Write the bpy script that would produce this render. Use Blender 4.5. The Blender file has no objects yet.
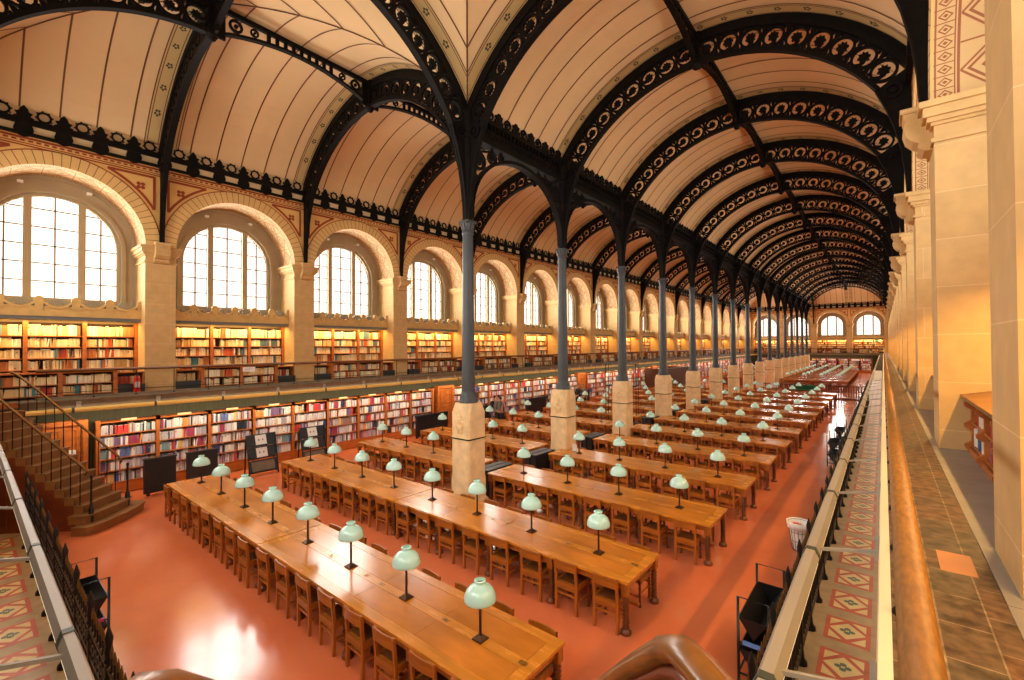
import bpy, math, random
from mathutils import Vector, Matrix
RND = random.Random(11)
PI = math.pi
sc = bpy.context.scene
COL = sc.collection

# ------------------------------------------------------------------ dimensions (metres)
XC, D, Y1, W = -8.47, 4.55, 8.48, 9.02      # column line, bay, first column, nave width
XL, XR = XC - W, XC + W                     # pier faces of the long walls
Y16 = Y1 + 15 * D
YN, YF = Y1 - W, Y16 + W                    # pier faces of the end walls
ZG = 2.86                                   # gallery floor
ZS, ZT = 7.38, 10.2                        # arch springing, top of wall
ZC, RV, RI, RO = 7.5, 5.47, 4.6, 5.3        # vault centre and radii
GE = 0.585                                   # gallery overhang from the pier faces
ORD = ['zeroth', 'first', 'second', 'third', 'fourth', 'fifth', 'sixth', 'seventh', 'eighth', 'ninth', 'tenth', 'eleventh', 'twelfth',
       'thirteenth', 'fourteenth', 'fifteenth', 'sixteenth', 'seventeenth', 'eighteenth', 'nineteenth', 'twentieth', 'twenty-first',
       'twenty-second', 'twenty-third', 'twenty-fourth', 'twenty-fifth', 'twenty-sixth', 'twenty-seventh', 'twenty-eighth', 'twenty-ninth',
       'thirtieth', 'thirty-first', 'thirty-second', 'thirty-third', 'thirty-fourth', 'thirty-fifth', 'thirty-sixth', 'thirty-seventh',
       'thirty-eighth', 'thirty-ninth', 'fortieth'] + ['forty-%s' % k for k in ('first', 'second', 'third', 'fourth', 'fifth', 'sixth', 'seventh', 'eighth', 'ninth')] \
    + ['fiftieth'] + ['fifty-%s' % k for k in ('first', 'second', 'third', 'fourth', 'fifth', 'sixth', 'seventh', 'eighth', 'ninth')]


def lin(c):
    c = c / 255.0
    return c / 12.92 if c <= 0.04045 else ((c + 0.055) / 1.055) ** 2.4


def S(r, g, b):
    return (lin(r), lin(g), lin(b), 1.0)


# ------------------------------------------------------------------ materials
class N:
    def __init__(s, name):
        s.m = bpy.data.materials.new(name)
        s.m.use_nodes = True
        s.t = s.m.node_tree
        s.b = s.t.nodes['Principled BSDF']

    def n(s, typ, **kw):
        nd = s.t.nodes.new(typ)
        for k, v in kw.items():
            if k.startswith('i_'):
                nd.inputs[k[2:].replace('_', ' ')].default_value = v
            else:
                setattr(nd, k, v)
        return nd

    def l(s, a, ao, b, bi):
        s.t.links.new(a.outputs[ao], b.inputs[bi])


def coords(x, scale, use='Object'):
    tc = x.n('ShaderNodeTexCoord')
    mp = x.n('ShaderNodeMapping')
    mp.inputs['Scale'].default_value = scale
    x.l(tc, use, mp, 'Vector')
    return mp


def mat(name, col, rough=0.5, metal=0.0, var=0.0, vscale=(3, 3, 3), col2=None, bump=0.0, coat=0.0, spec=0.5, rvar=0.0, detail=4, trans=0.0, emit=None, estr=0.0, lo=0.3, hi=0.7):
    x = N(name)
    b = x.b
    b.inputs['Roughness'].default_value = rough
    b.inputs['Metallic'].default_value = metal
    b.inputs['Specular IOR Level'].default_value = spec
    b.inputs['Coat Weight'].default_value = coat
    b.inputs['Coat Roughness'].default_value = 0.15
    b.inputs['Base Color'].default_value = col
    if trans:
        b.inputs['Transmission Weight'].default_value = trans
    if emit:
        b.inputs['Emission Color'].default_value = emit
        b.inputs['Emission Strength'].default_value = estr
    if var or col2:
        mp = coords(x, vscale)
        nz = x.n('ShaderNodeTexNoise')
        nz.inputs['Scale'].default_value = 1.0
        nz.inputs['Detail'].default_value = detail
        x.l(mp, 'Vector', nz, 'Vector')
        rp = x.n('ShaderNodeValToRGB')
        rp.color_ramp.elements[0].position = lo
        rp.color_ramp.elements[1].position = hi
        c2 = col2 or tuple(min(1, c * (1 + var)) for c in col[:3]) + (1,)
        c1 = tuple(c * (1 - var) for c in col[:3]) + (1,)
        rp.color_ramp.elements[0].color = c1
        rp.color_ramp.elements[1].color = c2
        x.l(nz, 'Fac', rp, 'Fac')
        x.l(rp, 'Color', b, 'Base Color')
        if bump:
            bp = x.n('ShaderNodeBump')
            bp.inputs['Strength'].default_value = bump
            bp.inputs['Distance'].default_value = 0.01
            x.l(nz, 'Fac', bp, 'Height')
            x.l(bp, 'Normal', b, 'Normal')
        if rvar:
            mr = x.n('ShaderNodeMapRange')
            mr.inputs['To Min'].default_value = max(0.03, rough - rvar)
            mr.inputs['To Max'].default_value = rough + rvar
            x.l(nz, 'Fac', mr, 'Value')
            x.l(mr, 'Result', b, 'Roughness')
    return x.m


def brickmat(name, c1, c2, mortar, scale, bw, rh, ms, rough, axes, off=0.5, nvar=0.25, nsc=5.0):
    """blocks laid in courses; axes picks which object axes run along and up"""
    x = N(name)
    tc = x.n('ShaderNodeTexCoord')
    sp = x.n('ShaderNodeSeparateXYZ')
    x.l(tc, 'Object', sp, 'Vector')
    cb = x.n('ShaderNodeCombineXYZ')
    if len(axes[0]) == 2:
        ad = x.n('ShaderNodeMath', operation='ADD')
        x.l(sp, axes[0][0], ad, 0)
        x.l(sp, axes[0][1], ad, 1)
        x.t.links.new(ad.outputs[0], cb.inputs['X'])
    else:
        x.l(sp, axes[0], cb, 'X')
    x.l(sp, axes[1], cb, 'Y')
    br = x.n('ShaderNodeTexBrick')
    br.offset = off
    br.inputs['Color1'].default_value = c1
    br.inputs['Color2'].default_value = c2
    br.inputs['Mortar'].default_value = mortar
    br.inputs['Scale'].default_value = scale
    br.inputs['Brick Width'].default_value = bw
    br.inputs['Row Height'].default_value = rh
    br.inputs['Mortar Size'].default_value = ms
    x.l(cb, 'Vector', br, 'Vector')
    nz = x.n('ShaderNodeTexNoise')
    nz.inputs['Scale'].default_value = nsc
    nz.inputs['Detail'].default_value = 6
    x.l(tc, 'Object', nz, 'Vector')
    mr = x.n('ShaderNodeMapRange')
    mr.inputs['From Min'].default_value = 0.3
    mr.inputs['From Max'].default_value = 0.7
    mr.inputs['To Min'].default_value = 1 - nvar
    mr.inputs['To Max'].default_value = 1 + nvar * 0.5
    x.l(nz, 'Fac', mr, 'Value')
    mx = x.n('ShaderNodeMix', data_type='RGBA', blend_type='MULTIPLY')
    mx.inputs[0].default_value = 1.0
    x.l(br, 'Color', mx, 6)
    x.l(mr, 'Result', mx, 7)
    x.l(mx, 2, x.b, 'Base Color')
    x.b.inputs['Roughness'].default_value = rough
    return x.m


def colmat(name, rough=0.6):
    x = N(name)
    at = x.n('ShaderNodeAttribute')
    at.attribute_name = 'Col'
    x.l(at, 'Color', x.b, 'Base Color')
    x.b.inputs['Roughness'].default_value = rough
    return x.m


def emitmat(name, col, strength):
    x = N(name)
    x.b.inputs['Base Color'].default_value = col
    x.b.inputs['Emission Color'].default_value = col
    x.b.inputs['Emission Strength'].default_value = strength
    return x.m


def linemat(name, base, line, count_u, count_v, wu, wv, rough=0.6, diamond=False):
    """painted pattern in the surface's own UVs: joints across u (and v)"""
    x = N(name)
    uv = x.n('ShaderNodeTexCoord')
    sp = x.n('ShaderNodeSeparateXYZ')
    x.l(uv, 'UV', sp, 'Vector')

    def fr(src, out, k):
        m = x.n('ShaderNodeMath', operation='MULTIPLY')
        m.inputs[1].default_value = k
        x.t.links.new(src.outputs[out], m.inputs[0])
        f = x.n('ShaderNodeMath', operation='FRACT')
        x.t.links.new(m.outputs[0], f.inputs[0])
        d = x.n('ShaderNodeMath', operation='SUBTRACT')
        x.t.links.new(f.outputs[0], d.inputs[0])
        d.inputs[1].default_value = 0.5
        a = x.n('ShaderNodeMath', operation='ABSOLUTE')
        x.t.links.new(d.outputs[0], a.inputs[0])
        return a                      # 0 in mid cell, .5 at the joints

    def gt(a, v):
        g = x.n('ShaderNodeMath', operation='GREATER_THAN')
        x.t.links.new(a.outputs[0], g.inputs[0])
        g.inputs[1].default_value = v
        return g

    def mx(a, b):
        g = x.n('ShaderNodeMath', operation='MAXIMUM')
        x.t.links.new(a.outputs[0], g.inputs[0])
        x.t.links.new(b.outputs[0], g.inputs[1])
        return g
    au = fr(sp, 'X', count_u)
    fac = gt(au, 0.5 - wu)
    av = fr(sp, 'Y', count_v)
    if wv:
        fac = mx(fac, gt(av, 0.5 - wv))
    if diamond:
        # lozenge and inner ring inside each cell of the middle band
        ad = x.n('ShaderNodeMath', operation='ADD')
        x.t.links.new(au.outputs[0], ad.inputs[0])
        x.t.links.new(av.outputs[0], ad.inputs[1])
        for c, w in ((0.40, 0.028), (0.27, 0.02), (0.1, 0.04)):
            cmpn = x.n('ShaderNodeMath', operation='COMPARE')
            x.t.links.new(ad.outputs[0], cmpn.inputs[0])
            cmpn.inputs[1].default_value = c
            cmpn.inputs[2].default_value = w
            fac = mx(fac, cmpn)
    m = x.n('ShaderNodeMix', data_type='RGBA')
    x.t.links.new(fac.outputs[0], m.inputs[0])
    m.inputs[6].default_value = base
    m.inputs[7].default_value = line
    x.l(m, 2, x.b, 'Base Color')
    x.b.inputs['Roughness'].default_value = rough
    return x.m


def soffitmat():
    """arch soffit: border of small squares along both edges, lozenges down the middle (u = along the arc, v = depth)"""
    x = N('painted soffit ornament')
    tc = x.n('ShaderNodeTexCoord')
    sp = x.n('ShaderNodeSeparateXYZ')
    x.l(tc, 'UV', sp, 'Vector')

    def mth(op, a, b=None, c=None):
        m = x.n('ShaderNodeMath', operation=op)
        for i, q in enumerate((a, b, c)):
            if q is None:
                continue
            if isinstance(q, (int, float)):
                m.inputs[i].default_value = q
            else:
                x.t.links.new(q, m.inputs[i])
        return m.outputs[0]

    def cell(v, k):
        return mth('ABSOLUTE', mth('SUBTRACT', mth('FRACT', mth('MULTIPLY', v, k)), 0.5))
    u, v = sp.outputs['X'], sp.outputs['Y']
    dv = mth('ABSOLUTE', mth('SUBTRACT', v, 0.5))
    border = mth('GREATER_THAN', dv, 0.33)
    lines = mth('MAXIMUM', mth('COMPARE', dv, 0.325, 0.006), mth('MAXIMUM', mth('COMPARE', dv, 0.295, 0.012), mth('COMPARE', dv, 0.485, 0.008)))
    cu = cell(u, 38)
    sq = mth('GREATER_THAN', cu, 0.46)
    q = mth('ADD', mth('MULTIPLY', cu, 1.0), mth('MULTIPLY', mth('ABSOLUTE', mth('SUBTRACT', dv, 0.405)), 6.0))
    ros = mth('MAXIMUM', mth('COMPARE', q, 0.33, 0.06), mth('LESS_THAN', q, 0.14))
    b = mth('MULTIPLY', border, mth('MAXIMUM', sq, ros))
    cm = cell(u, 9)
    w = mth('ADD', cm, mth('MULTIPLY', dv, 1.7))
    mid = mth('MAXIMUM', mth('MAXIMUM', mth('COMPARE', w, 0.47, 0.025), mth('COMPARE', w, 0.36, 0.03)), mth('MAXIMUM', mth('COMPARE', w, 0.17, 0.03), mth('GREATER_THAN', cm, 0.485)))
    mid = mth('MULTIPLY', mid, mth('LESS_THAN', dv, 0.28))
    fac = mth('MAXIMUM', mth('MAXIMUM', b, mid), lines)
    m = x.n('ShaderNodeMix', data_type='RGBA')
    x.t.links.new(fac, m.inputs[0])
    m.inputs[6].default_value = S(206, 170, 116)
    m.inputs[7].default_value = S(150, 88, 52)
    x.l(m, 2, x.b, 'Base Color')
    x.b.inputs['Roughness'].default_value = 0.7
    return x.m


MT = {}
MT['stone'] = brickmat('pale limestone blocks', S(208, 170, 112), S(200, 162, 104), S(222, 188, 134), 1.0, 1.9, 0.62, 0.005, 0.75, (('X', 'Y'), 'Z'), nvar=0.1)
MT['stone_plain'] = mat('pale dressed limestone', S(238, 206, 154), 0.75, var=0.14, vscale=(4, 4, 4))
MT['plaster'] = mat('ochre painted wall plaster', S(226, 178, 104), 0.8, var=0.08, vscale=(2, 2, 2))
MT['niche'] = mat('grey buff window surround paint', S(160, 142, 112), 0.75, var=0.08, vscale=(2, 2, 2))
MT['redline'] = mat('oxide red painted line', S(150, 62, 26), 0.8)
MT['vault'] = mat('cream vault plaster', S(226, 192, 142), 0.85, var=0.05, vscale=(0.5, 0.5, 0.5))
MT['seam'] = mat('brown plaster joint', S(112, 72, 42), 0.8)
MT['olive'] = mat('olive buff painted band', S(206, 174, 116), 0.8)
MT['flower'] = mat('dark green painted flower', S(70, 72, 44), 0.8)
MT['iron'] = mat('near black cast iron paint', S(17, 12, 8), 0.65, var=0.3, vscale=(6, 6, 6), spec=0.15)
MT['shaft'] = mat('blue grey cast iron paint', S(58, 62, 64), 0.45, metal=0.0, var=0.12, vscale=(8, 8, 2))
MT['cream'] = mat('cream painted panel', S(224, 196, 150), 0.7)
MT['wood'] = mat('honey oak', S(168, 96, 28), 0.38, var=0.3, vscale=(14, 14, 2), spec=0.5)
MT['woodh'] = mat('honey oak across', S(168, 96, 28), 0.38, var=0.3, vscale=(2, 14, 14), spec=0.5)
MT['table'] = mat('worn orange oak tabletop', S(206, 126, 34), 0.24, var=0.32, vscale=(0.9, 2.2, 2.2), rvar=0.1, coat=0.3, detail=6)
MT['tableb'] = mat('orange oak tabletop border', S(212, 136, 40), 0.26, var=0.16, vscale=(2, 9, 9), rvar=0.08, coat=0.25)
MT['groove'] = mat('dark table joint', S(84, 44, 18), 0.6)
MT['darkwood'] = mat('dark turned oak', S(112, 62, 28), 0.4, var=0.25, vscale=(9, 9, 4))
MT['shelf'] = mat('red brown bookcase wood', S(176, 96, 34), 0.45, var=0.22, vscale=(3, 3, 10))
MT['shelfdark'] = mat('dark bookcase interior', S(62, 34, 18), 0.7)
MT['redwood'] = mat('mahogany stair panel', S(112, 50, 22), 0.4, var=0.2, vscale=(2, 2, 5), coat=0.2)
MT['raildark'] = mat('polished brown stair handrail', S(132, 84, 34), 0.32, var=0.35, vscale=(10, 10, 10), coat=0.3)
MT['railthin'] = mat('dark thin wooden rail', S(112, 66, 30), 0.4)
MT['tread'] = mat('worn brown stair tread', S(134, 92, 46), 0.45, var=0.2, vscale=(4, 4, 4))
MT['riser'] = mat('brown stair riser', S(140, 94, 46), 0.5, var=0.15, vscale=(4, 4, 4))
MT['rail'] = mat('worn orange wooden handrail', S(142, 94, 32), 0.5, var=0.25, vscale=(90, 22, 90), coat=0.0, detail=8, lo=0.3, hi=0.7)
MT['bronze'] = mat('dark bronze', S(82, 58, 40), 0.35, metal=0.8)
MT['brass'] = mat('brass', S(176, 130, 60), 0.3, metal=0.9)
MT['pewter'] = mat('dull pewter plate', S(120, 104, 88), 0.4, metal=0.7)
MT['mint'] = mat('mint opal glass', S(202, 250, 238), 0.12, spec=0.6, coat=0.6)
MT['black'] = mat('black painted steel', S(20, 18, 18), 0.38, spec=0.5)
MT['blackcloth'] = mat('black fabric', S(24, 21, 20), 0.8, var=0.2, vscale=(9, 9, 9))
MT['troughlit'] = mat('trough with warm light in its colour', S(250, 210, 116), 0.5)  # warm lamp light on the window-wall trough is put into its colour
MT['trough'] = mat('grey painted light trough', S(164, 156, 142), 0.5, var=0.05, vscale=(2, 2, 2))
MT['bandgreen'] = mat('dark green clamp band', S(70, 76, 66), 0.5)
MT['whitepaint'] = mat('cream white painted edge', S(240, 226, 200), 0.5)
MT['ledge'] = mat('grey stone ledge', S(118, 106, 86), 0.6, var=0.15, vscale=(5, 5, 5))
MT['greyblue'] = mat('grey blue painted board', S(104, 108, 108), 0.6)
MT['frieze'] = mat('ochre carved frieze', S(206, 168, 100), 0.6, var=0.12, vscale=(5, 5, 5))
MT['friezegrey'] = mat('grey carved leaf', S(150, 138, 110), 0.6)
MT['radiator'] = mat('dark slate radiator paint', S(32, 32, 35), 0.45)
MT['green'] = mat('dark green painted boards', S(58, 56, 30), 0.7, var=0.3, vscale=(30, 30, 1))
MT['tilebeige'] = mat('beige mosaic border', S(180, 146, 98), 0.45, var=0.14, vscale=(6, 6, 6))
MT['tilered'] = mat('brick red mosaic', S(200, 84, 44), 0.45, var=0.14, vscale=(6, 6, 6))
MT['tilecream'] = mat('cream yellow mosaic', S(232, 200, 132), 0.45, var=0.1, vscale=(6, 6, 6))
MT['tilegreen'] = mat('grey green mosaic', S(92, 98, 66), 0.45)
MT['books'] = colmat('book cloth and paper spines')
MT['red'] = mat('glossy red paint', S(226, 34, 26), 0.3)
MT['white'] = mat('white card', S(240, 238, 232), 0.6)
MT['greyprint'] = mat('grey print', S(130, 130, 136), 0.6)
MT['bluetape'] = mat('blue tape', S(110, 150, 220), 0.5)
MT['pinktape'] = mat('magenta tape', S(190, 40, 130), 0.5)
MT['pane'] = emitmat('daylit window glass', (1.0, 0.99, 0.965, 1), 1.7)
MT['tube'] = emitmat('lit lamp tube', (1.0, 0.84, 0.55, 1), 1.3)
MT['winframe'] = mat('buff painted window bars', S(168, 148, 112), 0.6)
MT['muntin'] = mat('grey brown glazing bar', S(150, 128, 98), 0.6)
MT['voussoir'] = linemat('painted voussoir joints', S(222, 180, 112), S(120, 76, 34), 1, 1, 0.045, 0.0)
MT['soffit'] = soffitmat()
MT['skin'] = mat('skin', S(206, 150, 118), 0.6)
MT['hair'] = mat('dark brown hair', S(40, 28, 20), 0.6)
MT['jean'] = mat('blue jeans cloth', S(86, 112, 150), 0.8)
MT['greycloth'] = mat('grey jacket cloth', S(120, 116, 108), 0.8)
MT['darkcloth'] = mat('dark grey jacket cloth', S(44, 42, 44), 0.8)
MT['pinkcloth'] = mat('pale pink blouse cloth', S(214, 160, 140), 0.8)
MT['paver'] = brickmat('worn terracotta pavers', S(122, 90, 64), S(98, 86, 68), S(150, 134, 110), 1.0, 0.34, 0.19, 0.004, 0.45, ('Y', 'X'), nvar=0.7, nsc=13.0)
MT['paverpink'] = mat('pale pink replacement paver', S(206, 140, 96), 0.5, var=0.08)
MT['threshold'] = mat('grey blue stone threshold', S(150, 146, 138), 0.4, var=0.12, vscale=(4, 4, 4))


def floor_mat():
    x = N('polished terracotta coloured floor')
    mp = coords(x, (0.35, 0.35, 0.35))
    nz = x.n('ShaderNodeTexNoise')
    nz.inputs['Scale'].default_value = 1.0
    nz.inputs['Detail'].default_value = 8
    nz.inputs['Roughness'].default_value = 0.65
    x.l(mp, 'Vector', nz, 'Vector')
    rp = x.n('ShaderNodeValToRGB')
    rp.color_ramp.elements[0].position = 0.3
    rp.color_ramp.elements[0].color = S(216, 112, 68)
    rp.color_ramp.elements[1].position = 0.72
    rp.color_ramp.elements[1].color = S(234, 134, 88)
    x.l(nz, 'Fac', rp, 'Fac')
    x.l(rp, 'Color', x.b, 'Base Color')
    n2 = x.n('ShaderNodeTexNoise')
    n2.inputs['Scale'].default_value = 5.0
    n2.inputs['Detail'].default_value = 6
    x.l(mp, 'Vector', n2, 'Vector')
    mr = x.n('ShaderNodeMapRange')
    mr.inputs['To Min'].default_value = 0.10
    mr.inputs['To Max'].default_value = 0.26
    x.l(n2, 'Fac', mr, 'Value')
    x.l(mr, 'Result', x.b, 'Roughness')
    x.b.inputs['Coat Weight'].default_value = 0.22
    x.b.inputs['Coat Roughness'].default_value = 0.12
    return x.m


MT['floor'] = floor_mat()


# ------------------------------------------------------------------ mesh builder
class MB:
    def __init__(s, M=None):
        s.v, s.f, s.m, s.sm, s.c, s.uv = [], [], [], [], [], []
        s.M, s.mi, s.col = M, 0, (0.5, 0.5, 0.5, 1)
        s.hasc = s.hasuv = False

    def add(s, vs, fs, smooth=False, uvs=None):
        b = len(s.v)
        if s.M is not None:
            M = s.M
            vs = [tuple(M @ Vector(p)) for p in vs]
        s.v.extend(vs)
        for i, f in enumerate(fs):
            s.f.append([b + k for k in f])
            s.m.append(s.mi)
            s.sm.append(smooth)
            s.c.append(s.col)
            if uvs:
                s.hasuv = True
                s.uv.append([uvs[k] for k in f])
            else:
                s.uv.append(None)
        return s

    def box(s, x0, y0, z0, x1, y1, z1, skip=''):
        v = [(x0, y0, z0), (x1, y0, z0), (x1, y1, z0), (x0, y1, z0), (x0, y0, z1), (x1, y0, z1), (x1, y1, z1), (x0, y1, z1)]
        F = {'b': (0, 3, 2, 1), 't': (4, 5, 6, 7), 'f': (0, 1, 5, 4), 'r': (1, 2, 6, 5), 'k': (2, 3, 7, 6), 'l': (3, 0, 4, 7)}
        return s.add(v, [F[k] for k in F if k not in skip])

    def bar(s, p, q, w, h, up=(0, 0, 1)):
        p, q = Vector(p), Vector(q)
        d = (q - p).normalized()
        a = d.cross(Vector(up))
        if a.length < 1e-6:
            a = d.cross(Vector((1, 0, 0)))
        a.normalize()
        b = a.cross(d)
        a *= w / 2
        b *= h / 2
        v = [p - a - b, p + a - b, p + a + b, p - a + b, q - a - b, q + a - b, q + a + b, q - a + b]
        return s.add([tuple(k) for k in v], [(3, 2, 1, 0), (4, 5, 6, 7), (0, 1, 5, 4), (1, 2, 6, 5), (2, 3, 7, 6), (3, 0, 4, 7)])

    def lathe(s, prof, cx=0, cy=0, n=12, cap=True, smooth=True, z0=0):
        v, f = [], []
        for r, z in prof:
            for i in range(n):
                a = 2 * PI * i / n
                v.append((cx + r * math.cos(a), cy + r * math.sin(a), z0 + z))
        for j in range(len(prof) - 1):
            for i in range(n):
                k = (i + 1) % n
                f.append((j * n + i, j * n + k, (j + 1) * n + k, (j + 1) * n + i))
        s.add(v, f, smooth)
        if cap:
            b = len(prof) - 1
            s.add(v[:n], [tuple(range(n - 1, -1, -1))])
            s.add(v[b * n:], [tuple(range(n))])
        return s

    def tube(s, pts, r, n=6, closed=False, rs=None, flat=None):
        P = [Vector(p) for p in pts]
        L = len(P)
        v, f = [], []
        ref = None
        for i in range(L):
            if closed:
                t = P[(i + 1) % L] - P[i - 1]
            else:
                t = P[min(i + 1, L - 1)] - P[max(i - 1, 0)]
            t.normalize()
            if ref is None:
                ref = Vector((0, 0, 1)) if abs(t.z) < 0.9 else Vector((1, 0, 0))
            a = t.cross(ref)
            a.normalize()
            b = a.cross(t)
            ref = b
            rr = rs[i] if rs else r
            for k in range(n):
                an = 2 * PI * k / n
                o = a * (math.cos(an) * rr) + b * (math.sin(an) * rr * (flat or 1))
                v.append(tuple(P[i] + o))
        for i in range(L if closed else L - 1):
            j = (i + 1) % L
            for k in range(n):
                m = (k + 1) % n
                f.append((i * n + k, i * n + m, j * n + m, j * n + k))
        s.add(v, f, True)
        if not closed:
            s.add(v[:n], [tuple(range(n - 1, -1, -1))])
            s.add(v[-n:], [tuple(range(n))])
        return s

    def prism(s, poly, a, b, axis='y'):
        """extrude a 2-D outline: axis y -> outline in (x,z); x -> (y,z); z -> (x,y)"""
        n = len(poly)
        if axis == 'y':
            g = lambda p, t: (p[0], t, p[1])
        elif axis == 'x':
            g = lambda p, t: (t, p[0], p[1])
        else:
            g = lambda p, t: (p[0], p[1], t)
        v = [g(p, a) for p in poly] + [g(p, b) for p in poly]
        f = [tuple(range(n - 1, -1, -1)), tuple(range(n, 2 * n))]
        f += [(i, (i + 1) % n, n + (i + 1) % n, n + i) for i in range(n)]
        return s.add(v, f)

    def ringplate(s, outer, inner, a, b, axis='y', closed=True):
        n = len(outer)
        if axis == 'y':
            g = lambda p, t: (p[0], t, p[1])
        elif axis == 'x':
            g = lambda p, t: (t, p[0], p[1])
        else:
            g = lambda p, t: (p[0], p[1], t)
        v = [g(p, a) for p in outer] + [g(p, a) for p in inner] + [g(p, b) for p in outer] + [g(p, b) for p in inner]
        f = []
        for i in range(n if closed else n - 1):
            j = (i + 1) % n
            f += [(i, j, n + j, n + i), (2 * n + i, 3 * n + i, 3 * n + j, 2 * n + j), (i, 2 * n + i, 2 * n + j, j), (n + i, n + j, 3 * n + j, 3 * n + i)]
        if not closed:
            f += [(0, n, 3 * n, 2 * n), (n - 1, 2 * n + n - 1, 3 * n + n - 1, 2 * n - 1)]
        return s.add(v, f)

    def quad(s, a, b, c, d, uvs=None):
        return s.add([a, b, c, d], [(0, 1, 2, 3)], False, uvs)

    def mesh(s, name, mats):
        me = bpy.data.meshes.new(name)
        me.from_pydata(s.v, [], s.f)
        for m in mats:
            me.materials.append(MT[m] if isinstance(m, str) else m)
        me.polygons.foreach_set('material_index', s.m)
        me.polygons.foreach_set('use_smooth', s.sm)
        if s.hasc:
            ca = me.color_attributes.new('Col', 'FLOAT_COLOR', 'CORNER')
            buf = []
            for f, c in zip(s.f, s.c):
                buf += list(c) * len(f)
            ca.data.foreach_set('color', buf)
        if s.hasuv:
            ul = me.uv_layers.new(name='UVMap')
            buf = []
            for f, u in zip(s.f, s.uv):
                for k in range(len(f)):
                    buf += list(u[k]) if u else [0.25, 0.25]
            ul.data.foreach_set('uv', buf)
        me.update()
        return me

    def build(s, name, mats, parent=None, kind=None, recalc=True, loc=None):
        if isinstance(mats, str):
            mats = [mats]
        o = bpy.data.objects.new(name, s.mesh(name, mats))
        COL.objects.link(o)
        if parent:
            o.parent = parent
        if kind:
            o['kind'] = kind
        if loc:
            o.location = loc
        return o


def thing(name, label, cat, loc=(0, 0, 0), rz=0.0, group=None):
    o = bpy.data.objects.new(name, None)
    COL.objects.link(o)
    o.location = loc
    o.rotation_euler = (0, 0, rz)
    o.empty_display_size = 0.1
    tag(o, label, cat, group)
    return o


def tag(o, label, cat, group=None, kind=None):
    o['label'] = label
    o['category'] = cat
    if group:
        o['group'] = group
    if kind:
        o['kind'] = kind
    return o


def dup(root, loc, rz, label, group=None):
    r = root.copy()
    COL.objects.link(r)
    r.location = loc
    r.rotation_euler = (0, 0, rz)
    r['label'] = label
    if group:
        r['group'] = group
    for ch in list(root.children):
        c = ch.copy()
        COL.objects.link(c)
        c.parent = r
        for g in list(ch.children):
            d = g.copy()
            COL.objects.link(d)
            d.parent = c
    return r


def circ(cx, cz, r, n, a0=0.0):
    return [(cx + r * math.cos(a0 + 2 * PI * i / n), cz + r * math.sin(a0 + 2 * PI * i / n)) for i in range(n)]


def star(cx, cz, r1, r2, k, a0=0.0):
    return [(cx + (r1 if i % 2 == 0 else r2) * math.cos(a0 + PI * i / k), cz + (r1 if i % 2 == 0 else r2) * math.sin(a0 + PI * i / k)) for i in range(2 * k)]


# ------------------------------------------------------------------ setting: walls with arched niches
M_LEFT = Matrix(((0, -1, 0, XL), (1, 0, 0, 0), (0, 0, 1, 0), (0, 0, 0, 1)))
M_RIGHT = Matrix(((0, 1, 0, XR), (1, 0, 0, 0), (0, 0, 1, 0), (0, 0, 0, 1)))
M_NEAR = Matrix(((1, 0, 0, 0), (0, -1, 0, YN), (0, 0, 1, 0), (0, 0, 0, 1)))
M_FAR = Matrix(((1, 0, 0, 0), (0, 1, 0, YF), (0, 0, 1, 0), (0, 0, 0, 1)))
PH = 0.39                                    # half width of a pier
ND = 1.15                                    # niche depth
ZW, ZSILL, RW = 7.27, 5.6, 1.47              # window arch centre, sill, radius

side_piers = [YN] + [Y1 + k * D for k in range(-1, 17)] + [YF]
end_piers = [XL + i * (2 * W) / 4 for i in range(5)]
win_no = [0]


def ribbon(mb, pts, w, n):
    """flat painted line of width w along (u,z) points, n in front of the wall"""
    P = [Vector(p) for p in pts]
    L, Rr = [], []
    for i in range(len(P)):
        t = (P[min(i + 1, len(P) - 1)] - P[max(i - 1, 0)]).normalized()
        q = Vector((-t.y, t.x)) * (w / 2)
        L.append(P[i] + q)
        Rr.append(P[i] - q)
    for i in range(len(P) - 1):
        mb.quad((L[i].x, n, L[i].y), (L[i + 1].x, n, L[i + 1].y), (Rr[i + 1].x, n, Rr[i + 1].y), (Rr[i].x, n, Rr[i].y))


def window_outline(c, r, zs=ZSILL, zc=ZW, k=18):
    return [(c - r, zs), (c - r, (zs + zc) / 2)] + [(c - r * math.cos(PI * i / k), zc + r * math.sin(PI * i / k)) for i in range(k + 1)] + [(c + r, (zs + zc) / 2), (c + r, zs)]


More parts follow.
